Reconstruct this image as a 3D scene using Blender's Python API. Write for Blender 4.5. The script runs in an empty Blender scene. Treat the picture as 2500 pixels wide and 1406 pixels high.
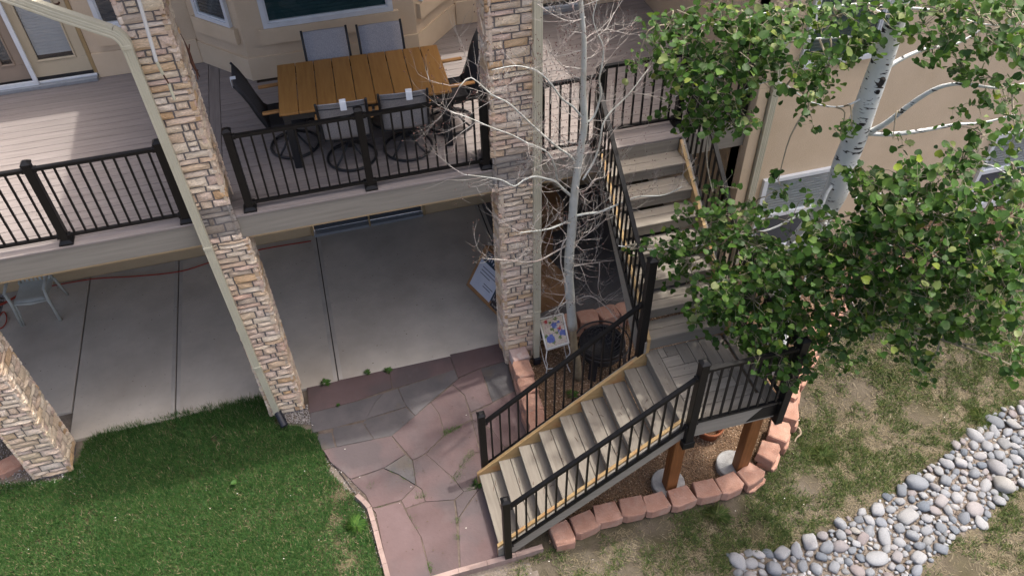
import bpy, bmesh, math, random
import numpy as np
from mathutils import Vector, Matrix, noise
random.seed(7); rng=np.random.default_rng(7)
C=bpy.context.scene.collection
# ------------------------------------------------------------------ camera
RT=(0.9644577342551554,-0.26350048400977594,-0.019717346728855396)
UP=(0.1994653406417605,0.6770717033223078,0.7083695973451253)
FW=(0.17330567422354798,0.6871254641525392,-0.7055662547167906)
FPX=1997.0; CZ=8.7
cam=bpy.data.cameras.new('camera'); camo=bpy.data.objects.new('camera',cam); C.objects.link(camo)
camo.matrix_world=Matrix(((RT[0],UP[0],-FW[0],0),(RT[1],UP[1],-FW[1],0),(RT[2],UP[2],-FW[2],CZ),(0,0,0,1)))
cam.sensor_width=36; cam.lens=FPX/2500*36; cam.clip_end=500; cam.clip_start=.05
bpy.context.scene.camera=camo
# ------------------------------------------------------------------ world, sun, exposure
w=bpy.data.worlds.new('World'); bpy.context.scene.world=w; w.use_nodes=True
nt=w.node_tree; bg=nt.nodes['Background']
sk=nt.nodes.new('ShaderNodeTexSky'); sk.sky_type='NISHITA'; sk.sun_disc=False
SD=Vector((.35,.05,1)).normalized()
sk.sun_elevation=math.asin(SD.z); sk.sun_rotation=math.atan2(SD.x,SD.y)
sk.air_density=0.7; sk.dust_density=8.0; sk.ozone_density=1.0
nt.links.new(sk.outputs[0],bg.inputs[0]); bg.inputs[1].default_value=.15
sl=bpy.data.lights.new('sun','SUN'); sl.energy=1.4; sl.angle=math.radians(1.2); sl.color=(1,.955,.89)
so=bpy.data.objects.new('sun',sl); C.objects.link(so); so.rotation_euler=SD.to_track_quat('Z','Y').to_euler()
vs=bpy.context.scene.view_settings; vs.view_transform='Standard'; vs.look='None'; vs.gamma=1; vs.exposure=1.3; vs.use_curve_mapping=False

# ------------------------------------------------------------------ helpers
def ray(px,py):
    a=(px-1250)/FPX; b=-(py-703)/FPX
    return Vector([RT[i]*a+UP[i]*b+FW[i] for i in range(3)])
def at(px,py,z=0.0):
    d=ray(px,py); t=(z-CZ)/d.z; return Vector((d.x*t,d.y*t,z))
def onY(px,py,Y):
    d=ray(px,py); t=Y/d.y; return Vector((d.x*t,Y,CZ+d.z*t))
def sst(t):
    t=min(1,max(0,t)); return t*t*(3-2*t)
def terr(x,y):
    return 1.15*sst((y-4.7)/2.4)*sst((x-4.1)/.75)
def atG(px,py,off=0):
    z=off
    for _ in range(25):
        p=at(px,py,z); z=z*.5+.5*(terr(p.x,p.y)+off)
    return p
def link(o,parent=None):
    C.objects.link(o)
    if parent is not None: o.parent=parent
    return o
def thing(name,label,cat,loc=(0,0,0),rz=0,group=None):
    o=bpy.data.objects.new(name,None); o.empty_display_size=.1; C.objects.link(o)
    o.location=loc; o.rotation_euler=(0,0,rz); o['label']=label; o['category']=cat
    if group:o['group']=group
    return o
def tag(o,label,cat,group=None):
    o['label']=label;o['category']=cat
    if group:o['group']=group
    return o
class MB:
    def __init__(s): s.v=[];s.f=[];s.m=[];s.mi=0
    def quadbox(s,x0,x1,y0,y1,z0,z1):
        n=len(s.v)
        s.v+=[(x0,y0,z0),(x1,y0,z0),(x1,y1,z0),(x0,y1,z0),(x0,y0,z1),(x1,y0,z1),(x1,y1,z1),(x0,y1,z1)]
        for f in ((0,3,2,1),(4,5,6,7),(0,1,5,4),(1,2,6,5),(2,3,7,6),(3,0,4,7)): s.f.append(tuple(n+i for i in f)); s.m.append(s.mi)
        return s
    def cbox(s,x0,x1,y0,y1,z0,z1,b=.003):
        n=len(s.v); X=(x0,x1);Y=(y0,y1);Z=(z0,z1); idx={}
        for i in (0,1):
            for j in (0,1):
                for k in (0,1):
                    sx=b if i==0 else -b; sy=b if j==0 else -b; sz=b if k==0 else -b
                    for a in range(3):
                        p=[X[i]+sx,Y[j]+sy,Z[k]+sz]; p[a]=(X[i],Y[j],Z[k])[a]
                        idx[(i,j,k,a)]=len(s.v); s.v.append(tuple(p))
        def F(*q): s.f.append(tuple(idx[t] for t in q)); s.m.append(s.mi)
        for a in range(3):
            o1,o2=[t for t in range(3) if t!=a]
            for e in (0,1):
                q=[]
                for (u,v) in ((0,0),(1,0),(1,1),(0,1)):
                    t=[0,0,0];t[a]=e;t[o1]=u;t[o2]=v;q.append((*t,a))
                F(*q)
            for u in (0,1):
                for v in (0,1):
                    t0=[0,0,0];t0[o1]=u;t0[o2]=v;t1=list(t0);t1[a]=1
                    F((*t0,o1),(*t1,o1),(*t1,o2),(*t0,o2))
        for i in (0,1):
            for j in (0,1):
                for k in (0,1): F((i,j,k,0),(i,j,k,1),(i,j,k,2))
        return s
    def prism(s,poly,z0,z1,ax='z',inset=0,drop=0):
        # poly list of 2d, extruded along axis
        n=len(s.v);k=len(poly)
        def P(u,v,h): return {'z':(u,v,h),'y':(u,h,v),'x':(h,u,v)}[ax]
        cx=sum(p[0] for p in poly)/k; cy=sum(p[1] for p in poly)/k
        s.v+=[P(u,v,z0) for u,v in poly]
        if inset:
            s.v+=[P(u,v,z1-drop) for u,v in poly]
            s.v+=[P(u+(cx-u)*inset/max(.01,math.hypot(cx-u,cy-v)),v+(cy-v)*inset/max(.01,math.hypot(cx-u,cy-v)),z1) for u,v in poly]
        else: s.v+=[P(u,v,z1) for u,v in poly]
        L=2 if inset else 1
        for l in range(L):
            for i in range(k):
                j=(i+1)%k; s.f.append((n+l*k+i,n+l*k+j,n+(l+1)*k+j,n+(l+1)*k+i)); s.m.append(s.mi)
        s.f.append(tuple(n+L*k+i for i in range(k))); s.m.append(s.mi)
        s.f.append(tuple(n+k-1-i for i in range(k))); s.m.append(s.mi)
        return s
    def tube(s,pts,r,n=8,cap=True,closed=False,flat=1.0):
        pts=[Vector(p) for p in pts]; rs=r if isinstance(r,(list,tuple)) else [r]*len(pts)
        N=len(pts); b=len(s.v); ref=Vector((0,0,1)); prev=None
        for i,p in enumerate(pts):
            if closed: t=(pts[(i+1)%N]-pts[i-1])
            else: t=pts[min(i+1,N-1)]-pts[max(i-1,0)]
            if t.length<1e-9: t=Vector((0,0,1))
            t.normalize()
            if prev is None:
                u=t.cross(Vector((0,0,1)))
                if u.length<.05:u=t.cross(Vector((1,0,0)))
            else: u=prev-t*prev.dot(t)
            u.normalize(); prev=u; v=t.cross(u)
            for k in range(n):
                a=2*math.pi*k/n; q=p+(u*math.cos(a)+v*math.sin(a)*flat)*rs[i]; s.v.append(tuple(q))
        for i in range(N if closed else N-1):
            i2=(i+1)%N
            for k in range(n):
                k2=(k+1)%n; s.f.append((b+i*n+k,b+i*n+k2,b+i2*n+k2,b+i2*n+k)); s.m.append(s.mi)
        if cap and not closed:
            s.f.append(tuple(b+n-1-k for k in range(n))); s.m.append(s.mi)
            s.f.append(tuple(b+(N-1)*n+k for k in range(n))); s.m.append(s.mi)
        return s
    def bar(s,p,q,wx,h,up=(0,0,1)):
        # rectangular bar from p to q (width wx sideways, height h along up)
        p=Vector(p);q=Vector(q);t=(q-p).normalized();sd=t.cross(Vector(up))
        if sd.length<1e-4: sd=t.cross(Vector((1,0,0)))
        sd.normalize();u=sd.cross(t)
        n=len(s.v)
        for c in (p,q):
            for a,b in ((-1,-1),(1,-1),(1,1),(-1,1)): s.v.append(tuple(c+sd*a*wx/2+u*b*h/2))
        for f in ((0,1,2,3),(7,6,5,4),(0,4,5,1),(1,5,6,2),(2,6,7,3),(3,7,4,0)): s.f.append(tuple(n+i for i in f)); s.m.append(s.mi)
        return s
    def mesh(s,name,mats,smooth=False):
        me=bpy.data.meshes.new(name); me.from_pydata(s.v,[],s.f)
        if not isinstance(mats,(list,tuple)): mats=[mats]
        for m in mats: me.materials.append(m)
        if len(mats)>1: me.polygons.foreach_set('material_index',s.m)
        bm=bmesh.new(); bm.from_mesh(me); bmesh.ops.recalc_face_normals(bm,faces=bm.faces); bm.to_mesh(me); bm.free()
        if smooth: me.polygons.foreach_set('use_smooth',[True]*len(me.polygons))
        return me
    def build(s,name,mats,parent=None,smooth=False,stuff=False):
        me=s.mesh(name,mats,smooth); o=link(bpy.data.objects.new(name,me),parent)
        if stuff:o['kind']='stuff'
        return o
def offs(o,parent):  # mesh was given in world coordinates; shift it into the parent's frame
    o.data.transform(parent.matrix_basis.inverted()) if o.data.users==1 else None
    return o
def box(name,m,parent,x0,x1,y0,y1,z0,z1,b=.003):
    return MB().cbox(x0,x1,y0,y1,z0,z1,b).build(name,m,parent)
def nptri(name,V,F,m,parent=None,stuff=True,smooth=False,mis=None):
    me=bpy.data.meshes.new(name); nv=len(V);k=F.shape[1];nf=len(F)
    me.vertices.add(nv); me.vertices.foreach_set('co',V.astype(np.float32).ravel())
    me.loops.add(nf*k); me.loops.foreach_set('vertex_index',F.astype(np.int32).ravel())
    me.polygons.add(nf); me.polygons.foreach_set('loop_start',np.arange(nf,dtype=np.int32)*k)
    try: me.polygons.foreach_set('loop_total',np.full(nf,k,dtype=np.int32))
    except Exception: pass
    for q in (m if isinstance(m,(list,tuple)) else [m]): me.materials.append(q)
    if mis is not None: me.polygons.foreach_set('material_index',mis.astype(np.int32))
    me.update(calc_edges=True); me.validate()
    if smooth: me.polygons.foreach_set('use_smooth',[True]*nf)
    o=link(bpy.data.objects.new(name,me),parent)
    if stuff:o['kind']='stuff'
    return o
def inpoly(x,y,P):
    c=False;n=len(P);j=n-1
    for i in range(n):
        if (P[i][1]>y)!=(P[j][1]>y) and x<(P[j][0]-P[i][0])*(y-P[i][1])/(P[j][1]-P[i][1])+P[i][0]: c=not c
        j=i
    return c
def inpoly_np(x,y,P):
    c=np.zeros(len(x),bool);n=len(P);j=n-1
    for i in range(n):
        xi,yi,xj,yj=P[i][0],P[i][1],P[j][0],P[j][1]
        if yi!=yj: c^=((yi>y)!=(yj>y))&(x<(xj-xi)*(y-yi)/(yj-yi)+xi)
        j=i
    return c
def terr_np(x,y):
    a=np.clip((y-4.7)/2.4,0,1);b=np.clip((x-4.1)/.75,0,1)
    return 1.15*a*a*(3-2*a)*b*b*(3-2*b)
def vnoise(x,y,s,seed=0):  # smooth value noise 0..1
    g=np.random.default_rng(seed).random((64,64)); X=x/s+1000.3;Y=y/s+1000.7
    i=np.floor(X).astype(int);j=np.floor(Y).astype(int);fx=X-i;fy=Y-j;fx=fx*fx*(3-2*fx);fy=fy*fy*(3-2*fy)
    a=g[i%64,j%64];b=g[(i+1)%64,j%64];c=g[i%64,(j+1)%64];d=g[(i+1)%64,(j+1)%64]
    return (a*(1-fx)+b*fx)*(1-fy)+(c*(1-fx)+d*fx)*fy

# ------------------------------------------------------------------ materials
def mat(name,c1,c2=None,scale=8,rough=.7,bump=0,bscale=60,stretch=(1,1,1),obj=0,isl=0,c3=None,s3=1.2,f3=(.5,.7),metal=0,spec=.4,detail=6,coord='Object',ramp=(.3,.7),c4=None,s4=90,f4=(.62,.72)):
    m=bpy.data.materials.new(name); m.use_nodes=True; nt=m.node_tree; N=nt.nodes; L=nt.links; b=N['Principled BSDF']
    b.inputs['Roughness'].default_value=rough; b.inputs['Metallic'].default_value=metal; b.inputs['Specular IOR Level'].default_value=spec
    tc=N.new('ShaderNodeTexCoord'); mp=N.new('ShaderNodeMapping'); mp.inputs['Scale'].default_value=stretch
    L.new(tc.outputs[coord],mp.inputs[0])
    vec=mp.outputs[0]
    if obj:
        oi=N.new('ShaderNodeObjectInfo'); va=N.new('ShaderNodeVectorMath'); va.operation='ADD'
        cm=N.new('ShaderNodeCombineXYZ'); mm=N.new('ShaderNodeMath'); mm.operation='MULTIPLY'; mm.inputs[1].default_value=37
        L.new(oi.outputs['Random'],mm.inputs[0]); L.new(mm.outputs[0],cm.inputs[0]); L.new(mm.outputs[0],cm.inputs[1]); L.new(vec,va.inputs[0]); L.new(cm.outputs[0],va.inputs[1]); vec=va.outputs[0]
    ns=N.new('ShaderNodeTexNoise'); ns.inputs['Scale'].default_value=scale; ns.inputs['Detail'].default_value=detail; ns.inputs['Roughness'].default_value=.6
    L.new(vec,ns.inputs['Vector'])
    cr=N.new('ShaderNodeValToRGB'); cr.color_ramp.elements[0].position=ramp[0]; cr.color_ramp.elements[1].position=ramp[1]
    cr.color_ramp.elements[0].color=(*c1,1); cr.color_ramp.elements[1].color=(*(c2 or c1),1)
    L.new(ns.outputs['Fac'],cr.inputs[0]); col=cr.outputs[0]
    def over(col,cc,sc,ff,amt=1.0):
        n3=N.new('ShaderNodeTexNoise'); n3.inputs['Scale'].default_value=sc; n3.inputs['Detail'].default_value=4
        L.new(tc.outputs[coord],n3.inputs['Vector'])
        r3=N.new('ShaderNodeMapRange'); r3.inputs[1].default_value=ff[0]; r3.inputs[2].default_value=ff[1]; r3.inputs[4].default_value=amt; L.new(n3.outputs['Fac'],r3.inputs[0])
        mx=N.new('ShaderNodeMix'); mx.data_type='RGBA'; L.new(r3.outputs[0],mx.inputs[0]); L.new(col,mx.inputs[6]); mx.inputs[7].default_value=(*cc,1); return mx.outputs[2]
    if c3: col=over(col,c3,s3,f3,.8)
    if c4: col=over(col,c4,s4,f4,.8)
    if obj or isl:
        hs=N.new('ShaderNodeHueSaturation'); mr=N.new('ShaderNodeMapRange'); a=obj or isl
        mr.inputs[3].default_value=1-a; mr.inputs[4].default_value=1+a
        if obj: L.new(oi.outputs['Random'],mr.inputs[0])
        else:
            gm=N.new('ShaderNodeNewGeometry'); L.new(gm.outputs['Random Per Island'],mr.inputs[0])
        L.new(mr.outputs[0],hs.inputs['Value']); L.new(col,hs.inputs['Color']); col=hs.outputs[0]
    L.new(col,b.inputs['Base Color'])
    if bump:
        nb=N.new('ShaderNodeTexNoise'); nb.inputs['Scale'].default_value=bscale; nb.inputs['Detail'].default_value=5; L.new(vec,nb.inputs['Vector'])
        bp=N.new('ShaderNodeBump'); bp.inputs['Strength'].default_value=1; bp.inputs['Distance'].default_value=bump; L.new(nb.outputs['Fac'],bp.inputs['Height']); L.new(bp.outputs[0],b.inputs['Normal'])
    return m
def ramp_mat(name,stops,kind='obj',rough=.85,nvar=.25,nscale=9,bump=.006,bscale=30,spec=.3,trans=0,coord='Object'):
    # colour picked per object or per island from a list, then mottled
    m=bpy.data.materials.new(name); m.use_nodes=True; nt=m.node_tree; N=nt.nodes; L=nt.links; b=N['Principled BSDF']
    b.inputs['Roughness'].default_value=rough; b.inputs['Specular IOR Level'].default_value=spec
    if kind=='obj': src=N.new('ShaderNodeObjectInfo').outputs['Random']
    else: src=N.new('ShaderNodeNewGeometry').outputs['Random Per Island']
    cr=N.new('ShaderNodeValToRGB'); cr.color_ramp.interpolation='LINEAR'
    e=cr.color_ramp.elements; e[0].position=stops[0][0]; e[0].color=(*stops[0][1],1); e[1].position=stops[-1][0]; e[1].color=(*stops[-1][1],1)
    for p,c in stops[1:-1]:
        q=e.new(p); q.color=(*c,1)
    L.new(src,cr.inputs[0]); col=cr.outputs[0]
    tc=N.new('ShaderNodeTexCoord'); va=N.new('ShaderNodeVectorMath'); va.operation='ADD'; mm=N.new('ShaderNodeMath'); mm.operation='MULTIPLY'; mm.inputs[1].default_value=51
    L.new(src,mm.inputs[0]); L.new(tc.outputs[coord],va.inputs[0]); L.new(mm.outputs[0],va.inputs[1])
    ns=N.new('ShaderNodeTexNoise'); ns.inputs['Scale'].default_value=nscale; ns.inputs['Detail'].default_value=6; L.new(va.outputs[0],ns.inputs['Vector'])
    mr=N.new('ShaderNodeMapRange'); mr.inputs[1].default_value=.25; mr.inputs[2].default_value=.75; mr.inputs[3].default_value=1-nvar; mr.inputs[4].default_value=1+nvar; L.new(ns.outputs['Fac'],mr.inputs[0])
    hs=N.new('ShaderNodeHueSaturation'); L.new(mr.outputs[0],hs.inputs['Value']); L.new(col,hs.inputs['Color']); L.new(hs.outputs[0],b.inputs['Base Color'])
    if bump:
        nb=N.new('ShaderNodeTexNoise'); nb.inputs['Scale'].default_value=bscale; nb.inputs['Detail'].default_value=6; L.new(va.outputs[0],nb.inputs['Vector'])
        bp=N.new('ShaderNodeBump'); bp.inputs['Distance'].default_value=bump; L.new(nb.outputs['Fac'],bp.inputs['Height']); L.new(bp.outputs[0],b.inputs['Normal'])
    if trans:
        tr=N.new('ShaderNodeBsdfTranslucent'); ms=N.new('ShaderNodeMixShader'); ms.inputs[0].default_value=trans
        h2=N.new('ShaderNodeHueSaturation'); h2.inputs['Value'].default_value=1.5; h2.inputs['Hue'].default_value=.485; L.new(hs.outputs[0],h2.inputs['Color']); L.new(h2.outputs[0],tr.inputs[0])
        L.new(b.outputs[0],ms.inputs[1]); L.new(tr.outputs[0],ms.inputs[2]); L.new(ms.outputs[0],N['Material Output'].inputs[0])
    return m
M={}
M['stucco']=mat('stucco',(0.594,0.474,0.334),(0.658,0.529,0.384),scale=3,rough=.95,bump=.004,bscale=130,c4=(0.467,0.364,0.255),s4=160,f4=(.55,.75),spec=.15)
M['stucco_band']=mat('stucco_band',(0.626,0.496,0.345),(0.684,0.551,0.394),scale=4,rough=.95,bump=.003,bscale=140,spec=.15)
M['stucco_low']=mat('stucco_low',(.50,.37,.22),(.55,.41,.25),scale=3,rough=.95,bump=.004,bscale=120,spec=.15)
M['mortar']=mat('mortar',(.16,.15,.15),(.24,.225,.22),scale=14,rough=.95,bump=.006,bscale=70,spec=.1)
STN=[(0,(0.734,0.606,0.455)),(.12,(0.782,0.670,0.523)),(.22,(0.687,0.508,0.368)),(.32,(0.805,0.703,0.581)),(.42,(0.651,0.454,0.349)),(.5,(0.734,0.616,0.446)),(.58,(0.592,0.389,0.214)),(.66,(0.758,0.648,0.533)),(.74,(0.640,0.476,0.388)),(.82,(0.782,0.670,0.514)),(.9,(0.663,0.508,0.349)),(1,(0.521,0.433,0.349))]
M['stone']=ramp_mat('ledge_stone',STN,nvar=.26,nscale=9,bump=.008,bscale=18)
M['stone_grey']=ramp_mat('ledge_stone_grey',[(0,(.33,.31,.28)),(.3,(.42,.39,.36)),(.6,(.36,.30,.24)),(1,(.46,.43,.40))],nvar=.2,bump=.01)
M['deck']=mat('deck_composite',(0.207,0.180,0.167),(0.277,0.246,0.231),scale=5,rough=.68,stretch=(.35,6,6),bump=.0012,bscale=30,obj=.05,spec=.25)
M['deckx']=mat('deck_composite_cross',(0.183,0.159,0.146),(0.255,0.227,0.212),scale=5,rough=.68,stretch=(6,.35,6),bump=.0012,bscale=30,obj=.05,spec=.25)
M['step']=mat('step_board',(0.208,0.184,0.150),(0.279,0.252,0.210),scale=5,rough=.7,stretch=(.35,6,6),bump=.0012,bscale=30,obj=.06,spec=.25)
M['stepx']=mat('step_board_cross',(0.152,0.134,0.109),(0.204,0.184,0.153),scale=5,rough=.7,stretch=(6,.35,6),bump=.0012,bscale=30,obj=.06,spec=.25)
M['fascia']=mat('fascia_board',(0.232,0.215,0.183),(0.296,0.275,0.236),scale=4,rough=.75,stretch=(.4,6,8),bump=.001,bscale=30,obj=.03,spec=.2)
M['dark_under']=mat('joist_timber',(.10,.075,.05),(.14,.10,.07),scale=5,rough=.9)
M['raw']=mat('treated_pine',(.36,.235,.10),(.47,.33,.16),scale=3,rough=.7,stretch=(1.2,7,7),c3=(.42,.20,.08),s3=5,f3=(.55,.7),obj=.05)
M['cedar']=mat('stained_post',(0.162,0.058,0.015),(0.289,0.115,0.036),scale=6,rough=.6,stretch=(6,6,.5),obj=.1)
M['black']=mat('black_aluminium',(.0045,.0045,.005),(.0075,.0075,.008),scale=30,rough=.45,spec=.25)
M['blackflat']=mat('black_steel',(.012,.012,.014),(.022,.022,.025),scale=30,rough=.55)
M['concrete']=mat('concrete_slab',(0.406,0.371,0.317),(0.534,0.491,0.424),scale=1.6,rough=.85,bump=.003,bscale=120,c3=(0.343,0.303,0.254),s3=.9,f3=(.5,.8),c4=(0.304,0.272,0.233),s4=22,f4=(.64,.78),obj=.04,detail=9,spec=.25)
M['tooled']=mat('tooled_concrete',(.40,.375,.33),(.45,.42,.375),scale=5,rough=.8,bump=.001,c3=(.33,.31,.28),s3=3,f3=(.5,.7))
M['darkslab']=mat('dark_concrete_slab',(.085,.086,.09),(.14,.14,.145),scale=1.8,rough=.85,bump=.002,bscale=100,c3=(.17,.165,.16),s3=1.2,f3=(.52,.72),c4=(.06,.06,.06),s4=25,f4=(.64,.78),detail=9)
M['joint']=mat('joint_filler',(.035,.035,.035),(.06,.055,.05),scale=30,rough=.95)
M['flag']=mat('flagstone_sandstone',(0.102,0.069,0.067),(0.137,0.097,0.096),scale=2.2,rough=.85,bump=.005,bscale=22,c3=(0.080,0.069,0.071),s3=1.1,f3=(.45,.62),c4=(0.148,0.123,0.120),s4=2.3,f4=(.58,.8),obj=.10,detail=10,spec=.25)
M['flagg']=mat('flagstone_grey',(0.076,0.073,0.076),(0.122,0.111,0.111),scale=2.5,rough=.85,bump=.005,bscale=22,c3=(0.122,0.098,0.067),s3=1.6,f3=(.58,.72),obj=.10,detail=10,spec=.25)
M['jsand']=mat('joint_sand',(.075,.06,.048),(.15,.12,.10),scale=12,rough=1,bump=.004,bscale=60,spec=.1)
M['soil']=mat('soil_dry',(0.141,0.118,0.096),(0.218,0.189,0.160),scale=7,rough=1,bump=.012,bscale=40,c3=(0.077,0.064,0.045),s3=2.5,f3=(.5,.7),spec=.1,detail=10)
M['lawnsoil']=mat('lawn_soil',(0.056,0.052,0.028),(0.104,0.088,0.052),scale=9,rough=1,bump=.01,bscale=40,c3=(0.160,0.136,0.080),s3=2,f3=(.52,.7),spec=.1)
M['drylawnsoil']=mat('dry_lawn_soil',(0.071,0.060,0.042),(0.116,0.098,0.073),scale=6,rough=1,bump=.012,bscale=50,c3=(0.049,0.047,0.022),s3=1.4,f3=(.45,.65),c4=(0.161,0.138,0.116),s4=.8,f4=(.6,.72),spec=.1,detail=10)
M['mulch']=mat('mulch_ground',(0.122,0.077,0.046),(0.224,0.154,0.102),scale=40,rough=1,bump=.02,bscale=60,spec=.1,detail=10)
M['chip']=ramp_mat('mulch_chips',[(0,(0.203,0.121,0.068)),(.3,(0.365,0.230,0.135)),(.55,(0.486,0.351,0.230)),(.8,(0.270,0.162,0.108)),(1,(0.608,0.499,0.378))],kind='isl',bump=0)
M['pebble']=ramp_mat('pebbles',[(0,(.18,.17,.16)),(.3,(.36,.34,.33)),(.55,(.50,.48,.46)),(.8,(.28,.24,.22)),(1,(.6,.58,.55))],kind='isl',bump=0)
ROCK=[(0,(0.251,0.261,0.275)),(.12,(0.329,0.330,0.335)),(.22,(0.137,0.160,0.189)),(.32,(0.290,0.296,0.305)),(.42,(0.181,0.199,0.219)),(.5,(0.338,0.341,0.348)),(.58,(0.219,0.187,0.183)),(.66,(0.263,0.273,0.286)),(.74,(0.110,0.131,0.158)),(.82,(0.317,0.307,0.286)),(.9,(0.208,0.227,0.256)),(1,(0.301,0.307,0.318))]
M['rock']=ramp_mat('river_cobble',ROCK,nvar=.22,nscale=14,bump=.006,bscale=35,rough=.8)
M['grit']=ramp_mat('brown_grit',[(0,(.10,.075,.06)),(.4,(.19,.15,.12)),(.75,(.15,.13,.12)),(1,(.30,.28,.25))],kind='isl',bump=0)
M['rocki']=ramp_mat('river_pebble',ROCK,kind='isl',nvar=.15,bump=0,rough=.85)
M['block']=mat('retaining_block',(0.331,0.179,0.127),(0.423,0.253,0.190),scale=9,rough=.92,bump=.006,bscale=50,obj=.10,c3=(0.386,0.300,0.246),s3=6,f3=(.52,.75),c4=(0.478,0.412,0.359),s4=70,f4=(.62,.75),spec=.2)
M['blockpale']=mat('retaining_block_pale',(.50,.42,.39),(.42,.27,.23),scale=6,rough=.92,bump=.006,bscale=50,c3=(.6,.55,.52),s3=8,f3=(.5,.6),spec=.2)
M['edging']=mat('edging_strip',(0.247,0.176,0.154),(0.315,0.240,0.210),scale=10,rough=.9,bump=.003,obj=.06)
M['white']=mat('white_vinyl',(0.620,0.650,0.680),(0.700,0.730,0.760),scale=10,rough=.4)
M['alu']=mat('mill_aluminium',(0.294,0.315,0.336),(0.350,0.371,0.392),scale=20,rough=.35,metal=.3)
M['beige']=mat('beige_paint',(.50,.42,.29),(.54,.455,.32),scale=6,rough=.5)
M['beigedark']=mat('screened_beige_paint',(.28,.215,.16),(.31,.24,.18),scale=6,rough=.7)
M['jamb']=mat('tan_jamb',(.34,.235,.11),(.38,.265,.13),scale=6,rough=.6)
M['spout']=mat('downspout_cream',(0.47,0.45,0.345),(0.52,0.50,0.385),scale=5,rough=.45,bump=.0006,bscale=20,c3=(0.432,0.396,0.276),s3=7,f3=(.6,.75))
M['blind']=mat('window_blind',(.34,.35,.37),(.40,.41,.43),scale=4,rough=.7)
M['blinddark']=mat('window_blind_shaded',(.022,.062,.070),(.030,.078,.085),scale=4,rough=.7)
M['darkint']=mat('dark_interior',(.05,.035,.03),(.07,.05,.04),scale=3,rough=.9)
M['screenmesh']=mat('insect_screen',(.055,.06,.07),(.075,.08,.09),scale=60,rough=.8)
def glassmat(name,tint,fac):
    m=bpy.data.materials.new(name);m.use_nodes=True;nt=m.node_tree;N=nt.nodes;L=nt.links;N.remove(N['Principled BSDF'])
    t=N.new('ShaderNodeBsdfTransparent');t.inputs[0].default_value=(*tint,1);g=N.new('ShaderNodeBsdfGlossy');g.inputs['Roughness'].default_value=.03
    fr=N.new('ShaderNodeLayerWeight');fr.inputs[0].default_value=.5;pw=N.new('ShaderNodeMath');pw.operation='POWER';pw.inputs[1].default_value=4;L.new(fr.outputs['Facing'],pw.inputs[0]);ad=N.new('ShaderNodeMath');ad.operation='MULTIPLY_ADD';ad.inputs[1].default_value=.5;ad.inputs[2].default_value=fac+.025
    L.new(pw.outputs[0],ad.inputs[0]);mx=N.new('ShaderNodeMixShader');L.new(ad.outputs[0],mx.inputs[0]);L.new(t.outputs[0],mx.inputs[1]);L.new(g.outputs[0],mx.inputs[2]);L.new(mx.outputs[0],N['Material Output'].inputs[0])
    return m
M['glass']=glassmat('window_glass',(.95,.97,.97),.02)
M['teak']=mat('teak_slat',(0.253,0.123,0.033),(0.337,0.178,0.052),scale=3.5,rough=.55,stretch=(9,.8,9),obj=.05)
M['teakarm']=mat('teak_arm',(.30,.15,.05),(.42,.23,.085),scale=5,rough=.55,obj=.05)
M['sling']=mat('sling_fabric',(0.222,0.222,0.242),(0.398,0.398,0.416),scale=55,rough=.8,stretch=(3,3,.35),bump=.0008,bscale=200,spec=.2)
M['slingd']=mat('dark_sling_fabric',(.03,.03,.035),(.055,.055,.06),scale=60,rough=.75,stretch=(3,3,.4),bump=.0008,bscale=200,spec=.3)
M['frame']=mat('charcoal_frame',(.012,.014,.017),(.020,.022,.026),scale=30,rough=.4)
M['paper']=mat('care_tag_paper',(.68,.72,.76),(.74,.77,.80),scale=20,rough=.7)
M['plastic']=mat('grey_white_plastic',(0.428,0.440,0.396),(0.510,0.520,0.469),scale=8,rough=.45)
M['cord']=mat('red_cord',(.32,.035,.02),(.40,.06,.03),scale=30,rough=.5)
M['card']=mat('cardboard',(.27,.145,.065),(.34,.19,.09),scale=5,rough=.9)
M['navy']=mat('navy_print',(.012,.03,.06),(.02,.045,.08),scale=5,rough=.5)
M['labelw']=mat('white_label',(.52,.55,.64),(.60,.63,.70),scale=5,rough=.5)
M['ink']=mat('label_ink',(.10,.11,.14),(.14,.15,.18),scale=5,rough=.6)
M['photoprint']=mat('printed_picture',(.03,.02,.02),(.35,.33,.32),scale=22,rough=.5,ramp=(.5,.6))
M['bark']=mat('pale_aspen_bark',(0.377,0.396,0.368),(0.509,0.528,0.500),scale=5,rough=.8,bump=.003,bscale=25,c3=(0.094,0.085,0.070),s3=16,f3=(.66,.71),c4=(0.312,0.301,0.236),s4=5,f4=(.5,.7))
M['barkbase']=mat('aspen_bark_old',(.20,.16,.10),(.34,.28,.18),scale=8,rough=.9,bump=.006,bscale=30,stretch=(3,3,.7))
M['twig']=mat('bare_twig',(0.310,0.289,0.260),(0.422,0.394,0.359),scale=9,rough=.85,c3=(0.211,0.141,0.127),s3=5,f3=(.5,.7))
M['dryroot']=mat('dry_root',(.26,.20,.14),(.36,.29,.21),scale=12,rough=.9)
M['crowntwig']=mat('crown_twig',(.20,.17,.11),(.32,.29,.22),scale=9,rough=.85)
M['bud']=mat('twig_bud',(.07,.035,.03),(.13,.06,.05),scale=9,rough=.8)
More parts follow.
